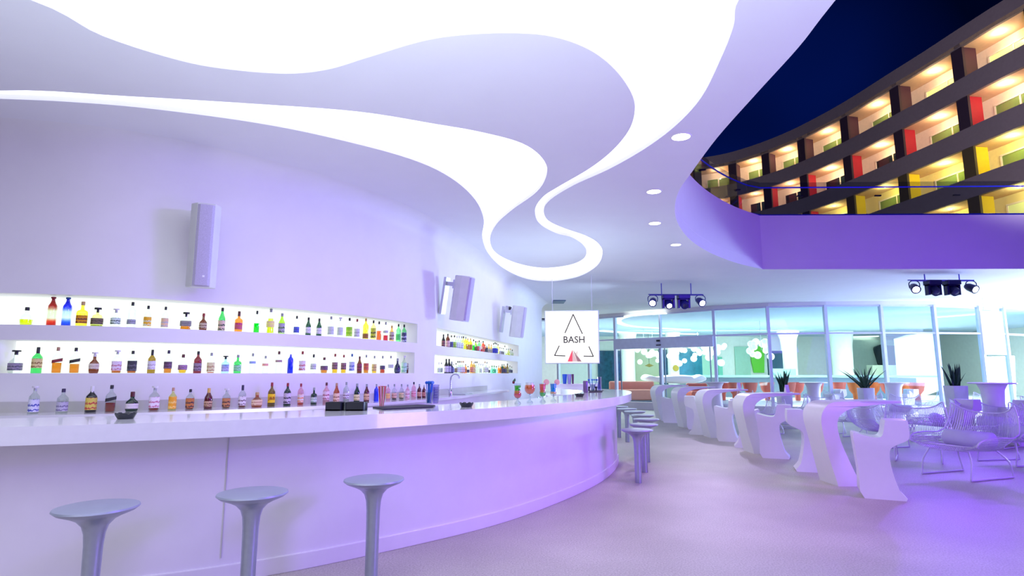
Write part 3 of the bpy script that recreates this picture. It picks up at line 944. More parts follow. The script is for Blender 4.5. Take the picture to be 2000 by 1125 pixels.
L2 = [(857, 708, 'colourless bottle with faint dots', 'std', 'pale', 'w', L((206, 220, 206)), None), (862, 708, 'colourless bottle with green print', 'std', 'pale', 'g', L((180, 200, 180)), None),
      (871.5, 701, 'black wine bottle with lilac label', 'wine', 'black', 'k', L((214, 200, 230)), None), (877, 701, 'black wine bottle with mauve label', 'wine', 'black', 'k', L((190, 180, 220)), None),
      (882, 706, 'navy bottle', 'round', 'navy', 'g', L((100, 100, 160)), None), (885.7, 711, 'pale bottle with grey label', 'std', 'pale', 'g', L((160, 160, 180)), None),
      (890.5, 709, 'clear bottle with brown label', 'std', 'clear', 'k', L((150, 130, 100)), None), (894.3, 705, 'clear bottle with black cap and white label', 'std', 'clear', 'k', L((226, 226, 230)), None),
      (898, 705, 'clear bottle with dark cap and dotted label', 'std', 'clear', 'k', L((210, 210, 220)), None), (901.5, 705, 'clear bottle with orange cap', 'std', 'clear', 't', L((226, 190, 200)), ('or', .2)),
      (905, 705, 'clear bottle with tan cap and golden foot', 'std', 'clear', 't', L((226, 190, 200)), ('or', .3)), (909.3, 711, 'orange brown bottle', 'std', 'orange', 'k', L((196, 110, 50)), None),
      (914, 717, 'short round bottle with dark label', 'round', 'clear', 'k', L((70, 70, 90)), None), (921, 705, 'tall golden bottle with red label', 'slim', 'gold', 'y', L((220, 130, 110)), None),
      (925.5, 707, 'pale golden bottle', 'slim', 'gold', 'w', L((226, 190, 150)), None), (928.3, 706, 'colourless bottle with black cap', 'slim', 'clear', 'k', None, None),
      (931.4, 706, 'colourless slim bottle with black cap', 'slim', 'clear', 'k', None, None), (935, 710, 'faint colourless bottle', 'std', 'pale', 'w', None, None), (938.8, 711, 'faint clear bottle with grey band', 'std', 'pale', 'w', L((206, 210, 210)), None),
      (943, 711, 'faint colourless round bottle', 'round', 'pale', 'w', None, None), (947.3, 706, 'clear bottle with pink cap', 'std', 'clear', 't', L((220, 214, 214)), None),
      (951, 707, 'clear bottle with grey cap', 'std', 'clear', 'g', L((200, 200, 200)), None), (955.4, 716, 'short bottle with black label', 'std', 'clear', 'k', L((40, 46, 46)), None),
      (961, 714, 'mint green round bottle', 'flask', 'mint', 'v', None, None), (965.3, 714, 'mint green bottle', 'flask', 'mint', 'v', L((60, 190, 130)), None), (969.5, 715, 'pale teal bottle', 'flask', 'ltblue', 'k', None, None),
      (974, 714, 'orange bottle', 'std', 'orange', 'k', None, None), (977.5, 714, 'deep orange bottle', 'std', 'orange', 't', L((180, 110, 40)), None), (980.8, 711, 'dark slim bottle', 'slim', 'dkgreen', 'k', L((70, 60, 90)), None),
      (984.4, 711, 'dark olive bottle', 'wine', 'olive', 'k', L((50, 50, 90)), None), (987.6, 714, 'brown short bottle', 'wine', 'brown', 'k', L((80, 80, 100)), None), (991, 710, 'olive yellow slim bottle', 'wine', 'olive', 'k', L((150, 150, 90)), None),
      (995.8, 714, 'small grey labelled bottle', 'std', 'pale', 'k', L((90, 90, 110)), None), (999.5, 716, 'small navy labelled bottle', 'std', 'pale', 'k', L((50, 56, 90)), None)]
for lst, zb, nm in ((U2, 1.996, 'upper'), (L2, 1.5, 'lower')):
    full = []
    for u, vt, desc, kind, gk, cap, lab, liq in lst:
        wr = {'round': .42, 'flask': .48}.get(kind, .3)
        full.append((u, vt, desc, kind, wr, gk, cap, lab, liq, dict(lz=(.08, .5))))
    row(full, sh, zb, 'on short %s shelf' % nm, 'bottles on the short %s shelf' % nm)

# ------------------------------------------------------------------ bar stools on posts
alu = mat('brushed_aluminium', (176, 184, 200), .28, .75, noise=(.03, 30))
seat_m = mat('grey_seat_top', (170, 178, 196), .35, .35)
def post_stool():
    r = empty('bar_stool')
    smoothed(MB().lathe([(0, .728), (.2, .726), (.218, .722), (.222, .712), (.2, .694), (.14, .67)], 40).build('seat', seat_m, r), 50)
    smoothed(MB().lathe([(.14, .67), (.1, .648), (.07, .615), (.056, .57), (.05, .5), (.047, .3), (.046, 0)], 32).build('post', alu, r), 60)
    return r
st0 = post_stool()
spx = [(190, 985, 'nearest round silver bar stool at the left of the photo'), (494, 958, 'silver round bar stool, second from the left along the bar'),
       (731, 932, 'silver round bar stool, third from the left along the bar'), (1244, 837, 'dark rimmed silver bar stool, frontmost of the cluster at the bar end'),
       (1256.6, 826.7, 'silver bar stool just behind the frontmost one at the bar end'), (1262, 816.7, 'silver bar stool furthest to the right in the cluster at the bar end'),
       (1255, 809, 'silver bar stool in the middle of the cluster at the bar end'), (1240, 802, 'silver bar stool, third from the back at the bar end'),
       (1224, 797, 'silver bar stool, second from the back at the bar end'), (1208, 792.7, 'rearmost silver bar stool tucked by the bar tip')]
for i, (u, v, lb) in enumerate(spx):
    o = st0 if i == 0 else copy_tree(st0)
    x, y = onz(u, v, .733)
    o.location = (x, y, 0)
    tag(o, lb, 'bar stool', 'silver bar stools along the bar')

# ------------------------------------------------------------------ moulded tables with arched legs and their stools
def wing_table():
    outer = spline([(.12, 0), (.05, .3), (-.01, .6), (-.05, .85), (-.02, 1.0), (.1, 1.1), (.35, 1.12), (.7, 1.125), (1.06, 1.125)], 5)
    inner = spline([(1.06, 1.095), (.75, 1.08), (.42, 1.04), (.24, .96), (.17, .84), (.2, .62), (.3, .34), (.43, 0)], 5)
    poly = outer + inner
    def d(x, z):
        a = .27
        if z < 1.0:
            a = .27 - .05 * math.sin(min(1, (1.0 - z) / .9) * PI * .8)
        if x > .5: a = .3 - .06 * ((x - .5) / .64) ** 2
        return a
    return poly, d

def build_table():
    poly, d = wing_table()
    m_ = MB().profile(poly, d)
    o = m_.build('bar_table', moulded)
    smoothed(o, 50)
    b = o.modifiers.new('b', 'BEVEL'); b.width = .018; b.segments = 3; b.limit_method = 'ANGLE'; b.angle_limit = math.radians(40)
    return o

def build_wstool():
    poly = [(.2, 0), (.235, .3), (.26, .6), (.27, .74), (.25, .77), (.15, .745), (.04, .725), (-.03, .74), (-.06, .82), (-.08, .92), (-.11, .935), (-.29, .935), (-.315, .915), (-.32, .76),
            (-.29, .7), (-.2, .655), (-.12, .6), (-.1, .5), (-.12, .32), (-.17, .12), (-.23, 0)]
    poly = spline(poly, 3, closed=True)
    def d(x, z):
        a = .2
        if z < .66: a = .2 - .025 * math.sin(z / .66 * PI)
        return a
    o = MB().profile(poly, d).build('moulded_stool', moulded)
    smoothed(o, 50)
    b = o.modifiers.new('b', 'BEVEL'); b.width = .03; b.segments = 4; b.limit_method = 'ANGLE'; b.angle_limit = math.radians(40)
    return o
t0 = build_table(); w0 = build_wstool()
tabs = [((1640, 951), 0, 'white moulded bar table with arched leg, nearest to the camera'), ((1474, 887), .02, 'white arched bar table, second in the row from the camera'),
        ((1389, 856), .05, 'white arched bar table in the middle of the row of five'), ((1336, 836), .08, 'white arched bar table, second from the back of the row'),
        ((1291, 822), .1, 'white arched bar table furthest from the camera beside the glass door')]
first = True
for (px, rz, lb) in tabs:
    o = t0 if first else t0.copy()
    if not first: COL.objects.link(o)
    first = False
    x, y = onz(px[0], px[1], 0)
    o.location = (x - .12, y + .27, 0); o.rotation_euler = (0, 0, rz)
    tag(o, lb, 'table', 'arched white bar tables in a row')
wst = [((1722, 970), 155, 'white moulded stool with box back in front of the nearest arched table'), ((1586, 919), -20, 'white moulded stool behind the nearest arched table, its foot left of the arch'),
       ((1514, 893), 155, 'white moulded stool in front of the second arched table'), ((1459, 873), -20, 'white moulded stool behind the second arched table'),
       ((1424, 861), 155, 'white moulded stool in front of the middle arched table'), ((1366, 848), -20, 'white moulded stool behind the middle arched table'),
       ((1362, 838), 155, 'white moulded stool before the fourth arched table'), ((1312, 825), 155, 'white moulded stool before the farthest arched table')]
wst += [((1886, 866), 200, 'white moulded stool left of the large pedestal table at right'), ((1996, 870), 180, 'white moulded stool right of the large pedestal table at right'),
        ((1634, 812), 190, 'small far moulded stool right of the left pedestal table'), ((1776, 812), 200, 'small far moulded stool right of the third pedestal table')]
for i, (px, a, lb) in enumerate(wst):
    o = w0 if i == 0 else w0.copy()
    if i: COL.objects.link(o)
    x, y = onz(px[0], px[1], 0)
    o.location = (x, y, 0); o.rotation_euler = (0, 0, math.radians(a))
    tag(o, lb, 'stool', 'moulded white stools by the arched tables')

# ------------------------------------------------------------------ wire lounge chairs
wire = mat('white_wire', (226, 222, 240), .35, .1)
wire_c = mat('seat_cushion_fabric', (214, 208, 240), .8)
def shell(u, t):
    """wire bucket: u -1..1 across, t 0 (front lip) .. 1 (top of back)"""
    side = [(.34, .40), (.42, .34), (.36, .35), (.12, .33), (-.18, .31), (-.34, .36), (-.43, .5), (-.5, .68), (-.52, .78)]
    k = t * (len(side) - 1); i = min(int(k), len(side) - 2); w_ = k - i
    x = side[i][0] * (1 - w_) + side[i + 1][0] * w_
    z = side[i][1] * (1 - w_) + side[i + 1][1] * w_
    wd = .38 + .08 * math.sin(t * PI)
    up = abs(u) ** 3
    z += up * (.2 * math.sin(min(1, t * 1.3) * PI * .8))
    x += up * .12 * max(0, t - .5) * 2
    return (x, u * wd, z)

def wire_chair(cushion=False):
    r = empty('wire_chair')
    rim = [shell(-1, t / 14) for t in range(15)] + [shell(-1 + 2 * k / 10, 1) for k in range(1, 10)] + [shell(1, 1 - t / 14) for t in range(15)] + [shell(1 - 2 * k / 10, 0) for k in range(1, 10)]
    smoothed(MB().tube(spline(rim, 2, True), .0105, 6, True).build('rim', wire, r), 80)
    m_ = MB()
    for k in range(1, 38):
        u = -1 + 2 * k / 38
        m_.tube([shell(u, t / 14) for t in range(15)], .0052, 3)
    for t in (.2, .35, .5, .65, .8):
        m_.tube([shell(-1 + 2 * k / 8, t) for k in range(9)], .004, 3)
    m_.build('wire_mesh', wire, r)
    for s in (-1, 1):
        y = .3 * s
        pts = [(.3, y * .8, .34), (.36, y, .2), (.4, y, .03), (.37, y, .012), (.1, y, .012), (-.33, y, .012), (-.38, y, .03), (-.33, y, .2), (-.22, y * .8, .33)]
        smoothed(MB().tube(spline(pts, 3), .0105, 6).build('leg', wire, r), 80)
    MB().tube([(.3, -.24, .34), (.3, .24, .34)], .006).tube([(-.22, -.24, .33), (-.22, .24, .33)], .006).build('crossbar', wire, r)
    return r
wc0 = wire_chair()
chairs = [
 (1890, 930, 200, 1.15, 'large white wire lounge chair nearest to the camera on the right'), (1795, 898, 235, 1.1, 'white wire lounge chair just behind the nearest moulded stool'),
 (1650, 850, 200, 1, 'white wire chair seen under the top of the nearest arched table'), (1722, 872, 20, 1, 'white wire chair showing its back between the nearest table and stool'),
 (1990, 905, 190, 1.1, 'white wire lounge chair cut by the right edge of the photo'), (1822, 862, 150, 1.05, 'white wire lounge chair behind the largest one, facing left'),
 (1944, 872, 210, 1, 'white wire chair in the middle of the right hand seating group'), (1598, 832, 230, 1, 'white wire chair behind the second arched table'),
 (1546, 836, 160, 1, 'white wire chair by the tip of the second arched table'), (1492, 846, 190, .95, 'white wire chair seen between the second and middle arched tables'),
 (1760, 832, 215, 1, 'white wire chair behind the tip of the nearest arched table'), (1686, 822, 200, 1, 'white wire chair with rounded back below the middle planter'),
 (1986, 852, 170, 1.05, 'white wire chair at the right edge, behind the cut off one'), (1905, 822, 185, 1, 'white wire chair in front of the right hand planter'),
 (1822, 812, 170, 1, 'white wire chair left of the right hand planter'), (1752, 813, 150, 1, 'small far white wire chair near the round tables'),
 (1614, 814, 200, 1, 'small far white wire chair below the round pedestal table'), (1440, 812, 200, 1, 'small far white wire chair seen behind the middle arched table')]
ch_pos = []
for i, (u, v, a, s, lb) in enumerate(chairs):
    o = wc0 if i == 0 else copy_tree(wc0)
    x, y = onz(u, v, 0)
    o.location = (x, y, 0); o.rotation_euler = (0, 0, math.radians(a)); o.scale = (s, s, s)
    ch_pos.append((x, y, a, s))
    tag(o, lb, 'chair', 'white wire lounge chairs')
# bolster cushions on some chairs
def cushion(lx, ly, lz):
    m_ = MB()
    pr = [(0, -lx / 2), (lz * .7, -lx / 2), (lz, -lx / 2 + .03), (lz, lx / 2 - .03), (lz * .7, lx / 2), (0, lx / 2)]
    m_.lathe(pr, 20, sx=1.0, sy=ly / lz, M=Matrix.Rotation(PI / 2, 3, 'X'))
    return m_
for k, (i, lb) in enumerate([(0, 'violet lit bolster cushion in the largest wire chair'), (4, 'violet lit bolster cushion in the wire chair at the right edge'), (5, 'violet lit bolster cushion behind the largest wire chair'),
                             (6, 'violet lit bolster cushion in the middle of the right seating group'), (13, 'violet lit bolster cushion in front of the right planter'), (10, 'violet lit cushion behind the nearest arched table')]):
    x, y, a, s = ch_pos[i]
    c = smoothed(cushion(.6 * s, .12, .12).build('bolster_cushion', wire_c), 50)
    ar = math.radians(a)
    c.location = (x - .1 * s * math.cos(ar), y - .1 * s * math.sin(ar), .35 * s + .13)
    c.rotation_euler = (0, 0, ar)
    tag(c, lb, 'cushion', 'bolster cushions on the wire chairs')

# folded menu cards on the arched tables
for i, (q, lb) in enumerate([(2, 'small white folded menu card on the middle arched table'), (1, 'small white folded menu card on the second arched table')]):
    tb = [o_ for o_ in COL.objects if o_.name.startswith('bar_table')][q]
    mc = MB().add([(-.05, -.03, 0), (.05, -.03, 0), (.05, 0, .15), (-.05, 0, .15), (-.05, .03, 0), (.05, .03, 0), (-.05, -.026, 0), (.05, -.026, 0)], [(0, 1, 2, 3), (5, 4, 3, 2), (0, 3, 4), (1, 5, 2)]).build('menu_card', moulded)
    mc.location = tb.location + Vector((.95, .05, 1.126)); mc.rotation_euler = (0, 0, .4)
    tag(mc, lb, 'menu card')
# round pedestal tables near the glazing
def pedestal():
    r = empty('pedestal_table')
    smoothed(MB().lathe([(0, 1.17), (.42, 1.17), (.44, 1.18), (.44, 1.195), (.42, 1.2), (0, 1.2)], 36).build('table_top', moulded, r), 50)
    smoothed(MB().lathe([(.3, 0), (.27, .1), (.22, .4), (.2, .8), (.22, 1.05), (.28, 1.17)], 32).build('pedestal', moulded, r), 60)
    return r
p0 = pedestal()
for i, (u, vt, Y, lb) in enumerate([(1588, 743, 20.3, 'white round pedestal table left of the middle planter'), (1397, 744, 20.8, 'white round pedestal table behind the middle arched table'),
                                (1745, 744, 19.6, 'white round pedestal table left of the right hand planter'), (1936, 741, 13.2, 'large white round pedestal table near the white screen')]):
    o = p0 if i == 0 else copy_tree(p0)
    o.location = (xat(u, vt, Y), Y, 0)
    if i == 3: o.scale = (1, 1, 1.08)
    tag(o, lb, 'table', 'white round pedestal tables')
# low box planters with upright leaves
leafm = mat('dark_green_leaf', (30, 74, 48), .45, noise=(.3, 20))
pot_m = mat('white_planter', (226, 228, 238), .4)
def planter(u, vb, Y, hp, hl, n, spread, lb, seed):
    rnd = random.Random(seed)
    r = empty('potted_plant', (xat(u, vb, Y), Y, 0))
    smoothed(MB().lathe([(.16, 0), (.2, hp), (.17, hp), (.165, hp - .04), (0, hp - .04)], 24, pw=5).build('planter', pot_m, r), 40)
    m_ = MB()
    for k in range(n):
        a = rnd.uniform(0, 2 * PI); tl = rnd.uniform(.1, spread); L = hl * rnd.uniform(.6, 1.0)
        b = Vector((rnd.uniform(-.07, .07), rnd.uniform(-.07, .07), hp - .05))
        d = Vector((math.cos(a) * tl, math.sin(a) * tl, 1)).normalized()
        sd = d.cross(Vector((math.sin(a), -math.cos(a), .2))).normalized()
        sd = Vector((-math.sin(a), math.cos(a), 0)) if rnd.random() < .5 else Vector((1, 0, 0))
        vs = []
        for q in range(6):
            t_ = q / 5
            w_ = .034 * math.sin(min(1, .25 + t_ * .75) * PI) + .002
            c = b + d * L * t_ + Vector((math.cos(a), math.sin(a), 0)) * tl * .35 * L * t_ * t_
            vs += [c - sd * w_, c + d.cross(sd) * w_ * .4, c + sd * w_]
        fs = []
        for q in range(5):
            fs += [(q * 3, q * 3 + 1, q * 3 + 4, q * 3 + 3), (q * 3 + 1, q * 3 + 2, q * 3 + 5, q * 3 + 4)]
        m_.add(vs, fs)
    m_.build('foliage', leafm, r)
    tag(r, lb, 'plant', 'potted plants on the terrace')
planter(1531, 760, 18.0, .95, .78, 26, .35, 'slim upright plant in white planter, leftmost of the three plants', 1)
planter(1690, 752, 18.5, 1.05, .8, 24, .8, 'spreading spiky plant in white planter, in the middle of the three plants', 2)
planter(1866, 755, 14.5, 1.2, .62, 22, .4, 'dark spiky plant in large white planter, rightmost of the three plants', 3)

# ------------------------------------------------------------------ column speakers on the bar wall
spk_m = mat('white_speaker_cabinet', (214, 216, 214), .5)
spk_g = mat('speaker_grille', (186, 180, 206), .6, noise=(.12, 120))
brk = mat('speaker_bracket', (206, 208, 220), .4, .3)
def speaker(u, vb, vt, off, yaw, tilt, lb, wpx, logo=False):
    z0g = 2.7
    x, y, a = find_u(offset(WC, -off), u, z0g)
    z0, z1 = zat(u, vb, y), zat(u, vt, y)
    h = z1 - z0
    r = empty('column_speaker', (x, y, z0))
    r.rotation_euler = (tilt, 0, yaw)
    sec = [(-.15, .1), (-.15, -.02), (-.09, -.15), (.09, -.15), (.15, -.02), (.15, .1), (.08, .17), (-.08, .17)]
    MB().prism(sec, 0, h).build('cabinet', spk_m, r, bevel=.008)
    g = [(-.085, -.152), (-.06, -.172), (0, -.18), (.06, -.172), (.085, -.152)]
    smoothed(MB().prism(g, .02, h - .02).build('grille', spk_g, r), 30)
    if logo:
        MB().box((.02, -.182, .12), (.022, .004, .022)).build('badge', mat('badge', (240, 240, 250), .4), r)
    br = MB().box((0, .19, h * .8), (.1, .06, .16)).box((0, .17 + off * .3, h * .8), (.07, off * .55, .07)).box((0, .13 + off * .62, h * .52), (.14, .05, h * .84))
    br.build('wall_bracket', brk, r)
    tag(r, lb, 'speaker', 'white column speakers on the bar wall')
speaker(395, 562, 404, .3, math.radians(28), math.radians(5), 'large white column speaker above the long bottle shelves', 68, True)
speaker(897, 627, 540, .42, math.radians(62), math.radians(9), 'white column speaker above the short bottle shelves', 50)
speaker(1008, 659, 598, .5, math.radians(66), math.radians(8), 'small far white column speaker right of the short shelves', 40)
x, y, a = find_u(offset(WC, -.03), 990, 3.2)
dc = empty('security_camera', (x, y, zat(990, 602, y)))
smoothed(MB().lathe([(0, 0), (.07, 0), (.07, .05), (.05, .07)], 16, M=Matrix.Rotation(-PI / 2, 3, 'X') @ Matrix.Rotation(0, 3, 'Z')).build('mount', brk, dc), 40)
smoothed(MB().lathe([(.05, .05), (.045, .1), (.02, .13), (0, .135)], 16, M=Matrix.Rotation(PI / 2, 3, 'Y')).build('lens', cap_black, dc), 40)
tag(dc, 'small dark dome camera on the wall beside the far speaker', 'camera')

# ------------------------------------------------------------------ BASH screen
YS = 15.5
K = YS / F * 1.02
sc = empty('projection_screen', P(1117, 658, YS))
sc.rotation_euler = (0, 0, math.radians(-7))
pxs = 1.0 / F * ((YS * CP) + 0.1)
def sx_(u): return (u - 1117) * pxs * 1.02
def sz_(v): return -(v - 658) * pxs
white_scr = glow('lit_screen', (255, 255, 250), 1.05)
fr_m = mat('white_frame', (222, 228, 240), .4)
MB().box((0, .03, 0), (106 * pxs, .04, 104 * pxs)).build('housing', fr_m, sc, bevel=.01)
MB().box((0, .0, 0), (102 * pxs, .02, 100 * pxs)).build('screen_surface', white_scr, sc)
ink = mat('dark_ink', (74, 66, 62), .6)
def bar2(m_, p, q, w_=.016, y=-.014):
    a = Vector((sx_(p[0]), y, sz_(p[1]))); b = Vector((sx_(q[0]), y, sz_(q[1])))
    d = b - a; L = d.length
    ang = math.atan2(d.z, d.x)
    M = Matrix.Rotation(-ang, 3, 'Y')
    m_.box((a + b) / 2, (L + w_ * .5, .004, w_), M=M)
m_ = MB()
for p, q in [((1104, 650), (1120, 614)), ((1120, 614), (1137, 652)), ((1092.5, 675.5), (1083.5, 694)), ((1083.5, 694), (1103.5, 695)), ((1149, 677), (1157, 696)), ((1157, 696), (1139, 695.5))]:
    bar2(m_, p, q, .026)
m_.build('triangle_outline', ink, sc)
text_mesh('BASH', .235, 'lettering', ink, sc, Matrix.Translation((sx_(1121), -.014, sz_(664))) @ Matrix.Rotation(PI / 2, 4, 'X') @ Matrix.Diagonal((1.02, 1.05, 1, 1)))
for nm, c, tri in [('red_facet', (226, 84, 112), [(1117.5, 683), (1108, 706), (1117.5, 706)]), ('pale_facet', (206, 176, 186), [(1117.5, 683), (1117.5, 706), (1127, 706)]),
                   ('mauve_facet', (150, 112, 128), [(1118.5, 683), (1127, 706), (1135, 706)]), ('small_facet', (216, 196, 200), [(1128, 684), (1122.5, 691), (1126.5, 697)])]:
    vs = [(sx_(u), -.013, sz_(v)) for u, v in tri] + [(sx_(u), -.009, sz_(v)) for u, v in tri]
    MB().add(vs, [(0, 1, 2), (5, 4, 3), (0, 3, 4, 1), (1, 4, 5, 2), (2, 5, 3, 0)]).build(nm, glow('screen_' + nm, c, .95), sc)
zt = ZC - sc.location.z
for u in (1080, 1156):
    MB().tube([(sx_(u), .03, 50 * pxs), (sx_(u), .03, zt + .02)], .008).build('suspension_rod', brk, sc)
tag(sc, 'hanging white screen with BASH and a broken triangle logo', 'screen')

# second blank screen at the right
Y2 = 20.2
s2 = empty('projection_screen', P(1940, 650, Y2))
s2.rotation_euler = (0, 0, math.radians(16))
MB().box((0, .02, 0), (1.02, .04, 1.5)).build('housing', fr_m, s2)
MB().box((0, -.01, 0), (.98, .02, 1.46)).build('screen_surface', white_scr, s2)
for q in (-.3, .3):
    MB().tube([(q, .02, .75), (q, .02, ZC - s2.location.z + .02)], .008).build('suspension_rod', brk, s2)
tag(s2, 'blank bright white screen hanging at the right before the doors', 'screen')

# ------------------------------------------------------------------ stage light bars
rig_m = mat('violet_lit_rig', (96, 92, 190), .4, .4)
head_m = mat('dark_blue_fixture', (34, 36, 130), .35, .2)
head_b = mat('black_blue_fixture', (14, 20, 70), .35, .2)
lens_on = glow('lit_lens', (255, 250, 255), 14)
lens_off = mat('dark_lens', (30, 34, 90), .1, coat=1)
def par_can(c, on, aim, m, parent_name='par_can'):
    r = empty('spotlight', c)
    R = Matrix.Rotation(aim[1], 3, 'Z') @ Matrix.Rotation(aim[0], 3, 'X')
    smoothed(MB().lathe([(0, -.16), (.07, -.16), (.1, -.08), (.11, .06), (.115, .12), (.1, .12)], 20, M=R).build('lamp_housing', m, r), 40)
    smoothed(MB().lathe([(0, .13), (.05, .13), (.1, .115)], 20, M=R).build('lens', lens_on if on else lens_off, r), 40)
    MB().tube(spline([(-.13, 0, 0), (-.14, 0, .12), (-.08, 0, .18), (0, 0, .19), (.08, 0, .18), (.14, 0, .12), (.13, 0, 0)], 3), .012).build('yoke', m, r)
    return r
def moving_head(c, on, m):
    r = empty('moving_head_light', c)
    MB().box((0, 0, .19), (.34, .26, .12)).build('base_box', m, r, bevel=.015)
    MB().box((-.15, 0, 0), (.05, .14, .28)).box((.15, 0, 0), (.05, .14, .28)).box((0, 0, .125), (.35, .14, .04)).build('yoke', m, r)
    R = Matrix.Rotation(math.radians(125), 3, 'X')
    smoothed(MB().lathe([(0, -.14), (.08, -.14), (.12, -.06), (.125, .06), (.11, .15), (.09, .15)], 24, M=R).build('head', m, r), 40)
    smoothed(MB().lathe([(0, .16), (.05, .158), (.1, .14)], 24, M=R).build('lens', lens_on if on else lens_off, r), 40)
    return r
def light_bar(us, v, Y, m, labs, where, lit):
    zr = zat(us[1], v - 11, Y)
    zc_ = ZC
    x0, x1 = xat(us[0] - 6, v, Y), xat(us[-1] + 6, v, Y)
    r = empty('lighting_bar', ((x0 + x1) / 2, Y, zr))
    hw = (x1 - x0) / 2
    MB().tube([(-hw, 0, 0), (hw, 0, 0)], .025).tube([(-hw, .12, .03), (hw, .12, .03)], .015).build('bar', rig_m, r)
    for q in (-.55, .55):
        MB().tube([(q * hw, 0, 0), (q * hw, 0, ZC - zr + .01)], .015).build('hanger', rig_m, r)
    tag(r, 'violet lit ceiling bar carrying the %s group of stage lights' % where, 'lighting bar')
    for i, u in enumerate(us):
        x = xat(u, v, Y)
        if i in (0, 3):
            o = par_can((x, Y, zr - .2), True, (math.radians(118), math.radians(-18 if i == 0 else 12)), m)
        else:
            o = moving_head((x, Y, zr - .25), lit[i], m)
        tag(o, labs[i], 'stage light', 'stage lights on ceiling bars')
    return zr
z1_ = light_bar([1275, 1305, 1335, 1368], 587, 17.0, head_m, ['lit round spotlight at the left end of the left light bar', 'blue moving head light with glowing lens on the left bar', 'unlit blue moving head light on the left bar',
                'brightly lit spotlight at the right end of the left light bar'], 'left', {1: True, 2: False})
z2_ = light_bar([1786, 1822, 1859, 1897], 559, 15.4, head_b, ['brightly lit spotlight at the left end of the right light bar', 'unlit dark moving head light, left of the two on the right bar', 'unlit dark moving head light, right of the two on the right bar',
                'lit spotlight at the right end of the right light bar'], 'right', {1: False, 2: False})

# recessed downlights
dl = glow('downlight_lens', (255, 255, 236), 9)
dls = ['round recessed ceiling downlight nearest to the camera', 'round recessed ceiling downlight, second from the camera', 'round recessed ceiling downlight, third from the camera', 'round recessed ceiling downlight farthest of the row']
for i, (u, v) in enumerate([(1330, 267), (1277, 374), (1279, 436), (1320, 478)]):
    x, y = onz(u, v, ZC)
    r = empty('downlight', (x, y, ZC))
    smoothed(MB().lathe([(.1, .0), (.1, -.006), (.115, -.006), (.118, 0)], 24).build('trim_ring', plaster_c, r), 40)
    MB().lathe([(0, -.004), (.1, -.004)], 24).build('lens', dl, r)
    tag(r, dls[i], 'downlight', 'recessed downlights in the ceiling')
# ceiling grille and small devices
x, y = onz(1091, 589, ZC - .0)
tag(MB().box((x, y, ZC - .01), (.45, .9, .03)).build('ceiling_vent', mat('dark_vent', (40, 80, 120), .5)), 'dark rectangular ceiling vent above the BASH screen', 'vent')

# ------------------------------------------------------------------ things on the bar
def bar_at(u, v, z=ZB):
    x, y = onz(u, v, z)
    return x, y
ash_m = mat('black_ashtray', (30, 34, 44), .35)
def ashtray():
    pr = [(0, .0), (.05, 0), (.07, .045), (.062, .045), (.045, .012), (0, .012)]
    m_ = MB().lathe(pr, 24)
    o = m_.build('ashtray', ash_m)
    # notches on the rim
    for p in o.data.vertices:
        a = math.atan2(p.co.y, p.co.x)
        if p.co.z > .04 and abs(math.sin(a * 4)) < .3: p.co.z -= .012
    return smoothed(o, 40)
a0 = ashtray()
for i, (u, v, lb) in enumerate([(245, 818, 'black notched ashtray on the left end of the bar top'), (911, 795, 'black notched ashtray left of the cocktails'), (1132, 775, 'black notched ashtray right of the cocktails')]):
    o = a0 if i == 0 else a0.copy()
    if i: COL.objects.link(o)
    x, y = bar_at(u, v); o.location = (x, y, ZB)
    tag(o, lb, 'ashtray', 'black ashtrays on the bar')
blk = mat('black_plastic', (22, 26, 40), .3)
for u0, u1, v, lb in [(632, 669, 802.5, 'black round ended napkin tray, left of the pair on the bar'), (671, 713, 802.5, 'black round ended napkin tray, right of the pair on the bar')]:
    x0, y0 = bar_at(u0, v); x1, y1 = bar_at(u1, v)
    cx, cy_ = (x0 + x1) / 2, (y0 + y1) / 2
    L_ = math.hypot(x1 - x0, y1 - y0) * .98; an = math.atan2(y1 - y0, x1 - x0)
    sec = []
    for k in range(9):
        t_ = -PI / 2 + PI * k / 8; sec.append((L_ / 2 - .02 + .02 * math.cos(t_), .07 * math.sin(t_)))
    for k in range(9):
        t_ = PI / 2 + PI * k / 8; sec.append((-L_ / 2 + .02 + .02 * math.cos(t_), .07 * math.sin(t_)))
    r = empty('napkin_tray', (cx, cy_ + .07, ZB), an)
    MB().prism(sec, 0, .012).build('tray_floor', blk, r)
    MB().prism(sec, 0, .075, holes=[[(x * .93, y * .86) for x, y in reversed(sec)]]).build('tray_wall', blk, r)
    tag(r, lb, 'tray')
# bar mat
def mat_quad(pts, lb, nm='bar_mat'):
    q = [bar_at(u, v) for u, v in pts]
    tag(MB().prism(q, ZB, ZB + .012).build(nm, mat('black_rubber', (34, 30, 52), .7)), lb, 'bar mat')
mat_quad([(728, 797), (748, 801), (846, 796.5), (850, 793.5), (815, 792)], 'black rubber bar mat under the straws and stirrers')
mat_quad([(1150, 766.5), (1176, 766), (1179, 763), (1152, 763)], 'black rubber bar mat near the far end of the bar')
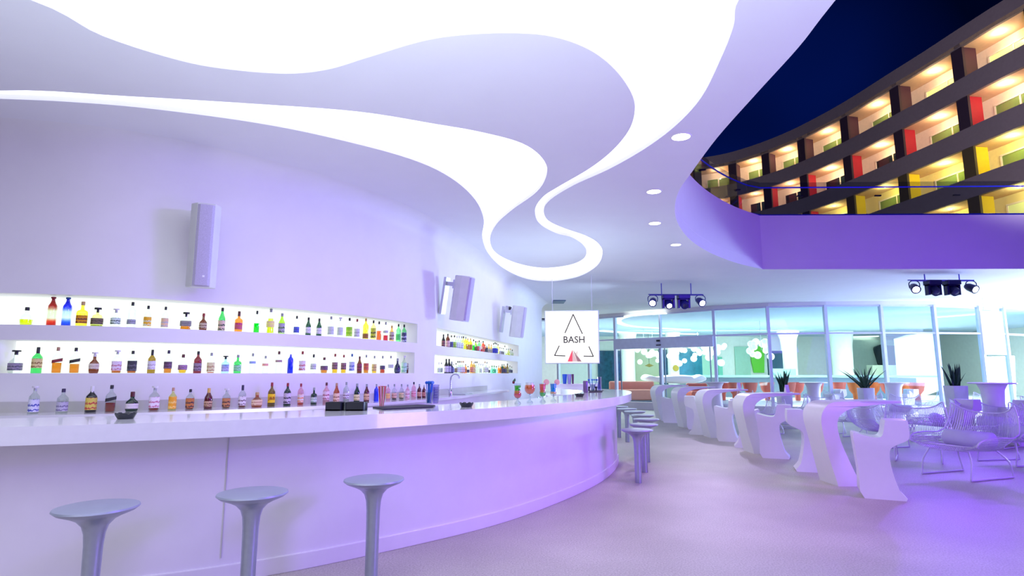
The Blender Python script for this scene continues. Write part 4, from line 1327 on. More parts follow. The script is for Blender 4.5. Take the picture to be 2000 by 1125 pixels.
# straws in a cup
def straw_cup(u, v, h, n, cols, lb, name='straw_holder', spread=.035, top=.05, knob=False, cup=True):
    x, y = bar_at(u, v)
    r = empty(name, (x, y, ZB + .012))
    if cup:
        smoothed(MB().lathe([(0, 0), (.03, 0), (.042, .12), (.04, .12), (.028, .006), (0, .006)], 20).build('cup', gm('clear'), r), 50)
    rnd = random.Random(int(u))
    for k in range(n):
        a = 2 * PI * k / n; q = rnd.uniform(.2, 1)
        mm = mat('straw_%d' % (k % len(cols)) + name, cols[k % len(cols)], .4)
        m_ = MB().tube([(math.cos(a) * .018, math.sin(a) * .018, .01), (math.cos(a) * top * q, math.sin(a) * top * q, h * rnd.uniform(.95, 1))], .0035, 6)
        if knob:
            e = (math.cos(a) * top * q, math.sin(a) * top * q, h)
            m_.lathe([(0, -.018), (.014, -.008), (.014, .008), (0, .018)], 8, c=e)
        m_.build('stirrer' if knob else 'straw', mm, r)
    tag(r, lb, 'straw holder')
straw_cup(745, 798, .2, 44, [(150, 110, 60), (200, 50, 110), (240, 236, 240), (90, 80, 100), (236, 120, 140), (190, 140, 90)], 'bundle of red, brown and white striped straws on the bar mat', top=.045, cup=False)
straw_cup(838, 791, .22, 14, [(16, 86, 190), (20, 110, 210)], 'glass of bright blue drink stirrers on the bar mat', name='stirrer_holder', knob=True)
straw_cup(1158, 765, .2, 7, [(40, 90, 190), (60, 80, 180)], 'glass of blue stirrers fanned out at the far end of the bar', name='stirrer_holder', knob=True, top=.1)
# stacks of clear cups
def cup_stack(x, y, z, h, lb, c='pale'):
    r = empty('cup_stack', (x, y, z))
    n = int(h / .03)
    for k in range(n):
        smoothed(MB().lathe([(.03, k * .027), (.042, k * .027 + .06), (.044, k * .027 + .062)], 16).build('cup', glass('frosted_cup', (206, 202, 240), .15, .3), r), 60)
    tag(r, lb, 'cups')
x, y = bar_at(850, 790); cup_stack(x, y, ZB + .012, .2, 'stack of frosted plastic cups beside the blue stirrers')
x, y = bar_at(1171, 764); cup_stack(x, y, ZB + .012, .26, 'stack of frosted cups at the far end of the bar')
x, y = bar_at(1144, 767)
tag(smoothed(MB().lathe([(0, 0), (.035, 0), (.042, .02), (.045, .19), (.04, .2), (0, .2)], 20).build('cocktail_shaker', mat('mauve_metal', (120, 100, 140), .3, .5), loc=(x, y, ZB)), 40), 'mauve metal shaker tin beside the far ashtray', 'shaker')
for u, v, lb in [(1150.5, 765, 'small black jigger left of the fanned stirrers'), (1164.5, 765, 'small black bottle stopper right of the fanned stirrers')]:
    x, y = bar_at(u, v)
    tag(smoothed(MB().lathe([(0, 0), (.022, 0), (.014, .03), (.026, .08), (0, .08)], 16).build('jigger', blk, loc=(x, y, ZB + .012)), 40), lb, 'bar tool')

# cocktails
gcl = glass('cocktail_glass', (238, 244, 246), .1)
def cocktail(u, vb, vt, kind, layers, lb, garnish):
    x, y = bar_at(u, vb)
    h = zat(u, vt, y) - ZB
    h = min(.3, max(.2, h))
    r = empty('cocktail', (x, y, ZB))
    if kind == 'hurricane':
        bowl = [(.008, .24), (.03, .3), (.043, .42), (.038, .6), (.034, .75), (.038, .92), (.04, 1.0)]
    elif kind == 'balloon':
        bowl = [(.005, .4), (.03, .44), (.055, .56), (.062, .7), (.056, .86), (.048, 1.0)]
    else:
        bowl = [(.008, .26), (.03, .32), (.038, .45), (.034, .6), (.036, .8), (.039, 1.0)]
    foot = [(.0, 0), (.036, 0), (.034, .012), (.012, .03), (.006, .1)]
    smoothed(MB().lathe([(a, b) for a, b in foot] + [(.006, bowl[0][1] * h * .9)] + [(a, b * h) for a, b in bowl], 24).build('glass', gcl, r), 60)
    def rad(t):
        for i in range(len(bowl) - 1):
            if bowl[i][1] <= t <= bowl[i + 1][1]:
                w_ = (t - bowl[i][1]) / (bowl[i + 1][1] - bowl[i][1]); return bowl[i][0] + (bowl[i + 1][0] - bowl[i][0]) * w_
        return bowl[-1][0]
    for (t0_, t1_, c, em) in layers:
        pr = [(0, t0_ * h)] + [(rad(t0_ + (t1_ - t0_) * q / 6) * .96, (t0_ + (t1_ - t0_) * q / 6) * h) for q in range(7)] + [(0, t1_ * h)]
        smoothed(MB().lathe(pr, 24).build('drink_layer', mat('drink_%s' % (c,), c, .25, emit=None), r), 60)
    if garnish == 'slice':
        R = Matrix.Rotation(PI / 2, 3, 'X')
        smoothed(MB().lathe([(0, -.003), (.032, -.003), (.034, 0), (.032, .003), (0, .003)], 20, c=(.045, 0, h + .01), M=R).build('citrus_slice', mat('citrus', (236, 180, 170), .4), r), 40)
    elif garnish == 'cherry':
        smoothed(MB().lathe([(0, -.015), (.013, -.008), (.015, 0), (.012, .01), (0, .015)], 12, c=(-.045, 0, h + .01)).build('cherry', mat('cherry', (110, 20, 40), .2), r), 60)
        MB().add([(-.06, 0, h + .02), (-.03, .01, h + .06), (-.035, -.01, h + .01), (-.02, 0, h + .035)], [(0, 1, 3, 2)]).build('mint_leaf', leafm, r)
    tag(r, lb, 'cocktail', 'four cocktails on the bar')
cocktail(1011, 788, 749, 'hurricane', [(.28, .5, (222, 30, 60), 0), (.5, .64, (216, 130, 50), 0), (.64, .9, (70, 200, 40), 0)], 'hurricane cocktail in red, orange and green layers, leftmost of the four', 'cherry')
cocktail(1035, 786, 747, 'balloon', [(.44, .88, (252, 112, 50), 0), (.88, .97, (250, 240, 240), 0)], 'orange cocktail with white foam in a balloon glass', None)
cocktail(1060, 785, 748, 'tumbler', [(.3, .5, (30, 196, 50), 0), (.5, .62, (226, 140, 60), 0), (.62, .94, (255, 100, 92), 0)], 'coral red over green cocktail with a citrus slice', 'slice')
cocktail(1081, 783.5, 748, 'tumbler', [(.4, .52, (236, 190, 130), 0), (.52, .95, (20, 160, 236), 0)], 'bright blue cocktail with a citrus slice, rightmost of the four', 'slice')

# tap and sink on the back counter
x, y, a = find_u(offset(WC, -.2), 880, 1.2)
fa = empty('tap', (x, y, ZK))
smoothed(MB().tube(spline([(0, 0, 0), (0, 0, .16), (0, 0, .3), (.03, -.02, .36), (.09, -.05, .38), (.15, -.08, .35), (.16, -.09, .3)], 4), .014, 8).build('spout', mat('chrome', (190, 190, 204), .15, 1), fa), 60)
smoothed(MB().lathe([(.03, 0), (.03, .09), (.018, .11)], 14).build('tap_body', mat('chrome', (190, 190, 204), .15, 1), fa), 40)
MB().tube([(0, 0, .08), (-.05, -.04, .1)], .008).build('tap_lever', mat('chrome', (190, 190, 204), .15, 1), fa)
tag(fa, 'tall chrome gooseneck tap on the back counter', 'tap')
x, y, a = find_u(offset(WC, -.27), 902, 1.2)
sk = MB().box((x, y, ZK + .006), (.5, .3, .012), a).build('sink_rim', mat('brushed_steel', (175, 180, 190), .3, .8))
sk.name = 'sink'
tag(sk, 'steel sink rim set in the back counter beside the tap', 'sink')
# equipment behind the far part of the bar
eq = empty('bar_cooler', (1.5, 13.9, 0))
MB().box((0, 0, .5), (1.4, .7, 1.0)).build('cabinet', moulded, eq, bevel=.02)
MB().box((0, -.36, .5), (1.4, .03, .8)).build('door', moulded, eq, bevel=.01)
MB().box((0, 0, 1.13), (1.1, .5, .26)).build('lid_box', moulded, eq, bevel=.03)
tag(eq, 'white bar cooler cabinet behind the far end of the bar', 'cooler')
r = empty('glass_rack', (1.05, 11.9, .9))
for k in range(5):
    for q in range(3):
        smoothed(MB().lathe([(.028, 0), (.036, .12), (.035, .125)], 12, c=(k * .11 - .5, q * .11 + .1, .0)).build('tumbler', gcl, r), 60)
MB().box((-.28, .21, -.01), (.7, .45, .02)).build('rack_tray', mat('brushed_steel', (175, 180, 190), .3, .8), r)
tag(r, 'tray of clear tumblers on the inner work shelf', 'glasses')
x, y = onz(1103, 757, 1.17)
Yq = 13.7
for u, vb, vt, rr, c, nm, lb in [(1103, 754, 735, .055, (30, 90, 200), 'straw_cup', 'bright blue cup of straws on the far side of the bar'), (1112, 755, 736, .05, (170, 160, 220), 'cup_stack', 'short stack of mauve cups on the far side of the bar'),
                                (1119, 756, 741, .03, (96, 50, 90), 'sauce_bottle', 'small dark mauve bottle on the far side of the bar')]:
    z0 = 1.26
    tag(smoothed(MB().lathe([(0, 0), (rr * .7, 0), (rr, .2), (rr * .92, .22), (0, .21)], 18).build(nm, mat('col_' + nm, c, .35), loc=(xat(u, vb, Yq), Yq, z0)), 40), lb, 'cup' if rr > .04 else 'bottle')

# ------------------------------------------------------------------ glazed facade
alum = mat('white_aluminium', (214, 220, 240), .4, .1)
pane_m = glass('facade_glass', (240, 251, 250), .012, edge=.1)
ZT = 2.95
ZL = .3     # lobby floor level
fc = fac
# header under the ceiling
hd = MB().prism([(x, y - .12) for x, y in fc] + [(x, y + .25) for x, y in reversed(fc)], ZF, ZC + .02)
tag(hd.build('trim_1', plaster_c), kind='structure')
hd = MB().prism([(x, y - .1) for x, y in fc] + [(x, y + .1) for x, y in reversed(fc)], 0, ZL)
tag(hd.build('trim_2', plaster), kind='structure')
pts = [onz(1090, 626, ZF), onz(1150, 622, ZF)] + MULL
nwin = 0
for i in range(len(pts) - 1):
    (x0, y0), (x1, y1) = pts[i], pts[i + 1]
    an = math.atan2(y1 - y0, x1 - x0); L_ = math.hypot(x1 - x0, y1 - y0)
    door = i in (2, 3, 11)
    nwin += 1
    r = empty(('door_%d' if door else 'window_%d') % nwin, (x0, y0, ZL), an)
    MB().box((0, 0, (ZF - ZL) / 2), (.1 if i not in (3,) else .06, .16, ZF - ZL)).build('mullion', alum, r)
    MB().box((L_ / 2, 0, ZT - ZL), (L_, .1, .06)).build('transom', alum, r)
    MB().box((L_ / 2, 0, ZF - ZL - .03), (L_, .1, .06)).build('head_rail', alum, r)
    z0 = 0
    MB().box((L_ / 2, 0, (ZT + ZF) / 2 - ZL), (L_ - .08, .012, ZF - ZT - .1)).build('upper_pane', pane_m, r)
    if door:
        MB().box((L_ / 2, -.04, ZT - ZL - .22), (L_, .3, .4)).build('door_header', alum, r)
        if i == 2:
            MB().box((L_ - .02, -.22, ZT - ZL - .12), (.14, .08, .07)).box((L_ - .02, -.2, ZT - ZL - .3), (.2, .06, .04)).build('motion_sensor', cap_black, r)
        if i == 11:
            MB().box((.25, -.22, ZT - ZL - .25), (.12, .06, .07)).build('motion_sensor', cap_black, r)
        lf = MB().box((L_ * .55 if i == 2 else L_ * .5, -.06, 1.12), (L_ * .85, .012, 2.16))
        lf.build('glass_leaf', pane_m, r)
        ff = MB()
        cx = L_ * .55 if i == 2 else L_ * .5
        for s in (-1, 1):
            ff.box((cx + s * L_ * .42, -.06, 1.12), (.04, .04, 2.2))
        ff.box((cx, -.06, .04), (L_ * .85, .04, .06))
        ff.build('leaf_frame', mat('steel_frame', (150, 170, 190), .3, .5), r)
    else:
        MB().box((L_ / 2, 0, (ZT - ZL) / 2), (L_ - .08, .012, ZT - ZL - .1)).build('lower_pane', pane_m, r)
    tag(r, kind='structure')

# ------------------------------------------------------------------ lobby behind the glass
lob_w = mat('lobby_wall', (240, 244, 236), .6)
lob_f = mat('lobby_floor', (222, 226, 230), .35)
lob_c = mat('lobby_ceiling', (196, 216, 238), .6)
YB = 40.0
tag(MB().prism([(x, y + .1) for x, y in fc] + [(28, 20), (28, YB + 1), (-6, YB + 1), (-6, 28)], ZL - .1, ZL - .01).build('floor', lob_f), kind='structure')
tag(MB().prism([(x, y + .25) for x, y in fc] + [(28, 20), (28, YB + 1), (-6, YB + 1), (-6, 28)], 3.97, 4.05).build('ceiling', lob_c), kind='structure')
tag(MB().box((11, YB + .1, 2.2), (36, .2, 4.4)).build('wall_back', lob_w), kind='structure')
tag(MB().box((27.9, 30, 2.2), (.2, 24, 4.4)).build('wall_right', lob_w), kind='structure')
tag(MB().box((-5.5, 34, 2.2), (.2, 14, 4.4)).build('wall_left', lob_w), kind='structure')

ringm = glow('cove_strip', (240, 255, 246), 1.6)
def ceiling_ring(pts, lb, closed=False, r=.16):
    pp = [onz(u, v, 3.94) for u, v in pts]
    c = spline(pp, 6, closed)
    m_ = MB()
    if closed: c = c + [c[0]]
    a = offset(c, r); b = offset(c, -r)
    m_.prism(a + list(reversed(b)), 3.93, 3.96)
    tag(m_.build('cove_light', ringm), lb, 'ceiling light', 'curved light strips in the lobby ceiling')
ceiling_ring([(1300, 612), (1240, 616), (1208, 624), (1215, 633), (1250, 639), (1345, 644)], 'curved glowing strip in the lobby ceiling above the glass door')
ceiling_ring([(1172, 646), (1230, 650), (1360, 653)], 'long thin glowing strip low in the lobby ceiling over the door', r=.3)
ceiling_ring([(1395, 662), (1500, 661.5), (1610, 659.5), (1716, 657)], 'long glowing strip in the lobby ceiling over the reception desk', r=.35)
ceiling_ring([(1820, 598), (1900, 601), (1948, 606), (1930, 612), (1830, 620)], 'hooked glowing strip in the lobby ceiling at the right')

def lobby_box(name, u0, u1, v0, v1, Y, m, lb, cat, dy=.2, rad=0, ground=True):
    """upright block seen between two pixel columns and two rows, standing at depth Y"""
    x0, x1 = xat(u0, (v0 + v1) / 2, Y), xat(u1, (v0 + v1) / 2, Y)
    z0, z1 = (ZL - .01 if ground else zat((u0 + u1) / 2, v1, Y)), zat((u0 + u1) / 2, v0, Y)
    o = MB().box((0, dy / 2, (z1 - z0) / 2), (x1 - x0, dy, z1 - z0)).build(name, m, bevel=rad, loc=((x0 + x1) / 2, Y, z0), seg=4)
    if cat: tag(o, lb, cat)
    else: tag(o, kind='structure')
    return o
def dn(u, v, Y):   # row of the lobby floor at depth Y
    return proj(xat(u, v, Y), Y, ZL)[1]
teal = mat('teal_glass_panel', (46, 140, 160), .15, noise=(.25, 3))
dteal = mat('dark_teal_glass', (34, 86, 110), .15, noise=(.35, 4))
beige = mat('beige_wall_panel', (196, 204, 168), .5)
def panel(name, u0, u1, v0, m, lb, cat='wall panel', Y=YB - .12, vb=None):
    lobby_box(name, u0, u1, v0, vb or dn((u0 + u1) / 2, 740, Y), Y, m, lb, cat, .1)
panel('teal_partition', 1168, 1215, 685, dteal, 'dark teal glass panel left of the white lobby column')
panel('teal_partition', 1287, 1304.5, 683, dteal, 'narrow dark teal glass panel right of the beige lobby panel')
panel('teal_partition', 1326, 1372, 681, teal, 'wide teal glass panel behind the glass door')
panel('wall_panel', 1240, 1287, 683, beige, 'beige lobby wall panel behind the glass door')
panel('wall_panel', 1372, 1401, 679, mat('pale_green', (176, 224, 196), .5), 'pale green lobby wall panel right of the teal glass')
panel('wall_panel', 1437, 1466, 677, mat('mid_green', (170, 214, 190), .5), 'mid green recessed lobby wall beside the bright green panel')
panel('wall_panel', 1404, 1412, 697, mat('teal_door', (120, 210, 180), .4), 'slim teal green lobby door', 'door')
# bright green tapered panel
Yg = 39.85
g = [(1466, 677), (1493, 676), (1493, 728), (1473, 728), (1468, 705)]
vs = [P(u, v, Yg) for u, v in g] + [P(u, v, Yg + .0)[:1] + (Yg + .14,) + P(u, v, Yg)[2:] for u, v in g]
tag(MB().add(vs, [(4, 3, 2, 1, 0), (5, 6, 7, 8, 9)] + [(i, (i + 1) % 5, (i + 1) % 5 + 5, i + 5) for i in range(5)]).build('green_panel', mat('bright_green', (110, 214, 50), .4)), 'bright lime green tapered panel behind the reception desk', 'wall panel')

def column(u0, u1, v0, v1, Y, lb, flare=1.4):
    x0, x1 = xat(u0, 700, Y), xat(u1, 700, Y)
    w_ = (x1 - x0) / 2
    o = MB().lathe([(w_, 0), (w_ * .96, 1.5), (w_, 2.8), (w_ * 1.1, 3.2), (w_ * flare, 3.66)], 36).build('column', mat('white_column', (236, 242, 232), .5), loc=((x0 + x1) / 2, Y, ZL))
    smoothed(o, 60); tag(o, lb, 'column', 'white flared lobby columns')
column(1214, 1240, 0, 0, 36, 'white lobby column left of the beige panel')
column(1304.5, 1326, 0, 0, 36, 'white lobby column carrying a gold disc behind the glass door')
column(1528, 1556, 0, 0, 35, 'white flared lobby column right of the black monitor', 1.5)
column(1626, 1664, 0, 0, 35, 'broad white lobby column beside the mullion above the desk', 1.2)
gold = mat('gold_disc', (190, 160, 60), .35, .4)
o = MB().lathe([(0, -.03), (.17, -.03), (.19, 0), (.17, .03), (0, .03)], 24, M=Matrix.Rotation(PI / 2, 3, 'X')).build('gold_disc', gold, loc=P(1320, 719, 35.62))
tag(smoothed(o, 40), 'round gold disc on the white column behind the door', 'ornament')
r = empty('pendant_lamp', P(1268, 714, 37))
smoothed(MB().lathe([(0, .12), (.3, 0), (0, -.1)], 20).build('shade', gold, r), 60)
MB().tube([(0, 0, .1), (0, 0, 3.97 - r.location.z)], .012).build('cord', blk, r)
tag(r, 'gold pendant lamp before the beige lobby panel', 'pendant lamp')

# cluster lamps of white globes
globe = mat('white_globe', (244, 248, 240), .4, emit=(240, 255, 246), es=.35)
def globes(u, v, Y, n, lb, seed, sp=.45):
    rnd = random.Random(seed)
    r = empty('globe_cluster_lamp', P(u, v, Y))
    for k in range(n):
        c = (rnd.uniform(-sp, sp), rnd.uniform(-sp, sp) * .6, rnd.uniform(-sp, sp))
        q = rnd.uniform(.13, .19)
        smoothed(MB().lathe([(q * math.sin(PI * t / 8), -q * math.cos(PI * t / 8)) for t in range(9)], 16, c=c).build('globe', globe, r), 90)
    MB().tube([(0, 0, 0), (0, 0, 3.97 - r.location.z)], .012).build('stem', brk, r)
    tag(r, lb, 'lamp', 'white globe cluster lamps in the lobby')
globes(1258, 692, 33, 7, 'cluster lamp of white globes left of the door mullion', 1)
globes(1275, 694, 35, 7, 'cluster lamp of white globes before the beige panel', 2, .35)
globes(1318, 690, 34, 12, 'large cluster lamp of white globes before the gold disc column', 3, .6)
globes(1364, 690, 34, 11, 'cluster lamp of white globes before the teal glass', 4, .55)
globes(1400, 690, 31, 10, 'cluster lamp of white globes just right of the door', 5, .5)
globes(1487, 684, 28, 14, 'cluster lamp of white globes before the bright green panel', 6, .5)

# reception desk
desk_m = mat('grey_green_desk', (122, 138, 150), .4)
x0, x1 = xat(1352, 740, 31), xat(1832, 740, 28.5)
dk = empty('reception_desk', ((x0 + x1) / 2, 30, ZL))
zt_ = zat(1600, 733, 29.7) - ZL
q = [(x0 - dk.location.x, 1.2), (x1 - dk.location.x - .9, -1.3), (x1 - dk.location.x - .7, -.3), (x0 - dk.location.x, 2.2)]
MB().prism(q, 0, zt_ - .12).build('front', desk_m, dk)
q2 = [(x0 - dk.location.x - .1, 1.0), (x1 - dk.location.x, -1.5), (x1 - dk.location.x, -.2), (x0 - dk.location.x - .1, 2.3)]
MB().prism(q2, zt_ - .1, zt_).build('counter_top', mat('mint_counter_top', (176, 220, 214), .3), dk)
tag(dk, 'long grey green reception desk with pointed right end', 'desk')
# lean white pier at the right and its neighbours
pg = [(1793, 652), (1822, 652), (1845, 760), (1800, 775), (1775, 735), (1768, 660)]
Yp = 33
vs = [P(u, v, Yp) for u, v in pg]; vs += [(x, y + 1.0, z) for x, y, z in vs]
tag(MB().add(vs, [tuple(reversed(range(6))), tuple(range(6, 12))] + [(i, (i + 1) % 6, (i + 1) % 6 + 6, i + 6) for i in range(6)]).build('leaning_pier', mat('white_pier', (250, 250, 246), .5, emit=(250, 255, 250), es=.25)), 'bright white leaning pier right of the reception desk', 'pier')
scr = mat('black_monitor', (22, 46, 60), .2)
lobby_box('monitor', 1500, 1529, 685, 720, 33, scr, 'large dark monitor on a stand behind the reception desk', 'monitor', .15, .02)
lobby_box('low_cabinet', 1510, 1555, 720, 731, 32.5, mat('mint_box', (150, 206, 200), .5), 'low mint green cabinet under the dark monitor', 'cabinet', .5, .02)
panel('recess_panel', 1664, 1768, 664, mat('recess_green', (222, 240, 226), .5), 'sage green recessed wall behind the small bar', Y=YB - .3)
# rounded dark screen
Yr = 39.5
g = spline([(1709, 682), (1713, 676), (1728, 675), (1729, 713), (1719, 714), (1714, 700)], 3, True)
vs = [P(u, v, Yr) for u, v in g]; n_ = len(vs); vs += [(x, y + .2, z) for x, y, z in vs]
tag(MB().add(vs, [tuple(reversed(range(n_))), tuple(range(n_, 2 * n_))] + [(i, (i + 1) % n_, (i + 1) % n_ + n_, i + n_) for i in range(n_)]).build('curved_screen', scr), 'dark rounded screen standing in the sage recess', 'screen')
lobby_box('stone_panel', 1733, 1760, 675, 712, 37.5, mat('speckled_grey_stone', (130, 134, 136), .6, noise=(.5, 30)), 'speckled grey stone panel right of the dark rounded screen', 'wall panel', .15)
lobby_box('back_bar', 1704, 1768, 713, 726, 36, mat('cream_back_bar', (232, 244, 216), .4), 'cream low counter in front of the sage recess', 'counter', .6, .02)

# lobby seating
org = [mat('orange_chair_a', (226, 104, 84), .5), mat('orange_chair_b', (222, 110, 40), .5), mat('coral_fabric', (236, 150, 130), .7)]
def cone_chair(m):
    r = empty('cone_chair')
    smoothed(MB().lathe([(.1, 0), (.12, .02), (.13, .3), (.26, .46), (.34, .8), (.33, .8), (.24, .48), (0, .44)], 24, pw=3).build('shell', m, r), 50)
    smoothed(MB().lathe([(0, .44), (.23, .45), (.24, .5), (0, .53)], 20).build('seat_pad', mat('pad_coral', (236, 130, 110), .8), r), 50)
    return r
ccs = [cone_chair(org[0]), cone_chair(org[1])]
used = [False, False]
where = ['left of the planter stem', 'under the third mullion', 'behind the slim plant', 'left of the round pedestal table', 'right of the round pedestal table', 'right of the fourth mullion', 'left of the spreading plant',
         'right of the spreading plant', 'beside the fifth mullion', 'near the right end of the desk', 'at the right end of the desk', 'first from the left before the desk', 'second from the left before the desk']
for i, u in enumerate([1466, 1499, 1541, 1558, 1595, 1639, 1672, 1706, 1736, 1766, 1792, 1412, 1436]):
    k = 1 if i in (6, 7, 9) else 0
    o = ccs[k] if not used[k] else copy_tree(ccs[k]); used[k] = True
    Y = 25.7 + (i % 2) * .9
    o.location = (xat(u, 770, Y), Y, ZL)
    o.scale = (.85, .85, 1)
    tag(o, '%s cone shaped lobby chair %s' % ('amber orange' if k else 'coral orange', where[i]), 'chair', 'orange cone chairs before the reception desk')
def sofa(u0, u1, v0, v1, Y, m, lb, nm='sofa'):
    x0, x1 = xat(u0, v0, Y), xat(u1, v0, Y); W = x1 - x0
    zt = zat((u0 + u1) / 2, v0, Y) - ZL
    r = empty(nm, ((x0 + x1) / 2, Y, ZL))
    MB().box((0, .4, zt * .28), (W, .9, zt * .56)).build('seat', m, r, bevel=.08, seg=4)
    MB().box((0, .78, zt * .55), (W, .22, zt * .9)).build('backrest', m, r, bevel=.08, seg=4)
    tag(r, lb, 'sofa')
sofa(1195, 1285, 745, 0, 26.9, org[2], 'long coral sofa left of the glass door')
sofa(1350, 1392, 749, 0, 26.2, org[0], 'red orange sofa right of the glass door')
# organic white bench
pr = spline([(1255, 740), (1262, 731), (1280, 736), (1310, 732), (1345, 733), (1352, 739), (1366, 731), (1376, 738), (1370, 746), (1330, 750), (1270, 745)], 3, True)
Yo = 28.6
vs = [P(u, v, Yo) for u, v in pr]; n_ = len(vs)
cxm = sum(p[0] for p in vs) / n_; czm = sum(p[2] for p in vs) / n_
allv = []; fs = []
for j, (dy, s) in enumerate([(-.5, .55), (-.35, .85), (0, 1.0), (.5, .95), (.9, .6)]):
    for p in vs: allv.append((cxm + (p[0] - cxm) * (s * .15 + .85), p[1] + dy, czm + (p[2] - czm) * s))
for j in range(4):
    for i in range(n_):
        i2_ = (i + 1) % n_
        fs.append((j * n_ + i, j * n_ + i2_, (j + 1) * n_ + i2_, (j + 1) * n_ + i))
fs.append(tuple(reversed(range(n_)))); fs.append(tuple(4 * n_ + i for i in range(n_)))
ob = smoothed(MB().add(allv, fs).build('sculpted_bench', moulded), 70)
tag(ob, 'white sculpted organic bench behind the glass door', 'bench')
lobby_box('bench_plinth', 1262, 1362, 751, dn(1310, 770, 28.7), 28.7, mat('mint_plinth', (190, 226, 206), .4), 'pale green plinth under the white sculpted bench', 'plinth', .7)

# ------------------------------------------------------------------ hotel building
Zs = [18.5, 15.76, 13.02, 10.4, 7.8]
rp = [(105, 670), (250, 650), (380, 607), (500, 560), (600, 510), (710, 450), (880, 345), (1000, 280), (1110, 210), (1250, 120), (1403, 35)]
hc = [onz(1300 + a / 2.0086, b / 2.0086, 18.5) for a, b in rp]
hc = [(9.5, 49.5), (12.8, 48.6), (15.3, 47.9), (17.7, 46.6), (19.5, 44.5), (20.85, 42), (21.75, 39.3), (22.35, 36.8), (22.85, 33.6), (23.25, 31.2), (23.5, 29.3), (23.8, 27.2), (24.1, 25.5), (24.5, 22.5), (25, 19)]
HC = resample(spline(hc, 8), .35)
hot = empty('hotel_building', (20, 40, 0))
def hrel(c): return [(x - 20, y - 40) for x, y in c]
con = mat('grey_concrete_band', (112, 104, 112), .8)
sof = mat('cream_soffit', (226, 196, 160), .7)
yel = mat('yellow_wall', (226, 200, 30), .6)
crm = mat('cream_rear_wall', (236, 220, 196), .6)
DEP = 1.6
inner = offset(HC, -.18); rear = offset(HC, -DEP)
inner = offset(HC, .0)
# the building lies on the far side (right) of the curve
side = 1
front = HC; inb = offset(HC, side * .18); rear = offset(HC, side * DEP); rear2 = offset(HC, side * (DEP + .3))
def strip(c1, c2, z0, z1):
    return MB().prism(hrel(c1 + list(reversed(c2))), z0, z1)
strip(front, inb, 18.5, 19.5).build('roof_parapet', con, hot)
strip(front, rear2, 18.52, 18.7).build('roof_soffit', sof, hot)
for k, z in enumerate(Zs[1:]):
    strip(front, inb, z, z + 1.04).build('balcony_parapet', con, hot)
    strip(inb, rear2, z + .02, z + .2).build('balcony_slab', sof if k < 1 else sof, hot)
for k in range(5):
    zt = Zs[k]; zb = Zs[k + 1] if k < 4 else 5.2
    strip(rear, rear2, zb + .2, zt + .02).build('rear_wall', crm if k < 2 else mat('pale_yellow_rear_wall', (240, 224, 150), .6), hot)
# dividers, windows and lights per bay
div_u = [1365, 1434, 1494, 1568, 1648, 1749, 1866, 2012]
idx = []
for u in div_u:
    zz = 17.0
    i = min(range(len(HC)), key=lambda q: abs(proj(HC[q][0], HC[q][1], zz)[0] - u))
    idx.append(i)
mar = mat('dark_maroon_fin', (60, 26, 52), .6); crim = mat('crimson_fin', (176, 22, 48), .6); fin_d = mat('dark_fin_front', (44, 30, 50), .7)
win_f = mat('cream_window_frame', (240, 230, 206), .4)
win_p = mat('green_tinted_pane', (120, 150, 90), .1, coat=.6)
win_d = mat('dark_pane', (26, 40, 50), .08, coat=.6)
win_y = mat('lit_pale_pane', (226, 236, 160), .3, emit=(226, 240, 150), es=.35)
blamp = glow('balcony_bulb', (255, 226, 180), 12)
def pt(i, d):
    a = HC[max(i - 1, 0)]; b = HC[min(i + 1, len(HC) - 1)]
    dx, dy = b[0] - a[0], b[1] - a[1]; l = math.hypot(dx, dy)
    return HC[i][0] - dy / l * d * 1.0, HC[i][1] + dx / l * d, math.atan2(dy, dx)
NL = 0
for k in range(5):
    zt = Zs[k]; zb = (Zs[k + 1] if k < 4 else 5.2) + .2
    for j, i in enumerate(idx):
        x, y, a = pt(i, side * .55)
        fm = mar if k == 0 else crim if k == 1 else (crim if (k == 2 and j < 4) else yel)
        MB().box((x - 20, y - 40, (zb + zt) / 2), (.56, .8, zt - zb), a).build('divider_fin', fm, hot)
        x, y, a = pt(i, side * .13)
        MB().box((x - 20, y - 40, (zb + zt) / 2), (.66, .14, zt - zb), a).build('fin_front', fin_d if k < 2 or j < 4 else mat('olive_fin_front', (70, 62, 40), .7), hot)
        if j < len(idx) - 1:
            m0 = (i + idx[j + 1]) // 2
            x, y, a = pt(m0, side * (DEP - .04))
            W = math.hypot(HC[idx[j + 1]][0] - HC[i][0], HC[idx[j + 1]][1] - HC[i][1])
            ww = W * .68
            fr = MB()
            hh = (zt - zb) * .8
            for q in (-.5, .0, .5):
                fr.box((q * ww, 0, hh / 2), (.09, .1, hh))
            fr.box((0, 0, hh), (ww + .09, .1, .09))
            fo = fr.build('window_frame', win_f, hot)
            fo.location = (x - 20, y - 40, zb); fo.rotation_euler = (0, 0, a)
            pm = [win_y if j > 4 else win_p, win_d if j < 5 else win_p, win_p, win_y, win_y][k]
            MB().box((-.25 * ww, 0, hh / 2), (ww * .5 - .08, .03, hh - .06)).box((.25 * ww, 0, hh / 2), (ww * .5 - .08, .03, hh - .06)).build('pane', pm, fo)
            x, y, a = pt(m0, side * (DEP * .5))
            MB().lathe([(0, zt - .03), (.085, zt - .02), (.085, zt + .0)], 12, c=(x - 20, y - 40, 0)).build('balcony_lamp', blamp, hot)
            px, py = proj(x, y, zt - .1)
            if 1330 < px < 2050 and -30 < py < 440:
                ld = bpy.data.lights.new('balcony_light', 'POINT'); ld.energy = 52 if k < 2 else 52
                ld.color = (1, .66, .38) if k < 2 else (1, .84, .3); ld.shadow_soft_size = .08
                lo = bpy.data.objects.new('balcony_light', ld); COL.objects.link(lo); lo.location = (x, y, zt - .3); lo.parent = None
                NL += 1
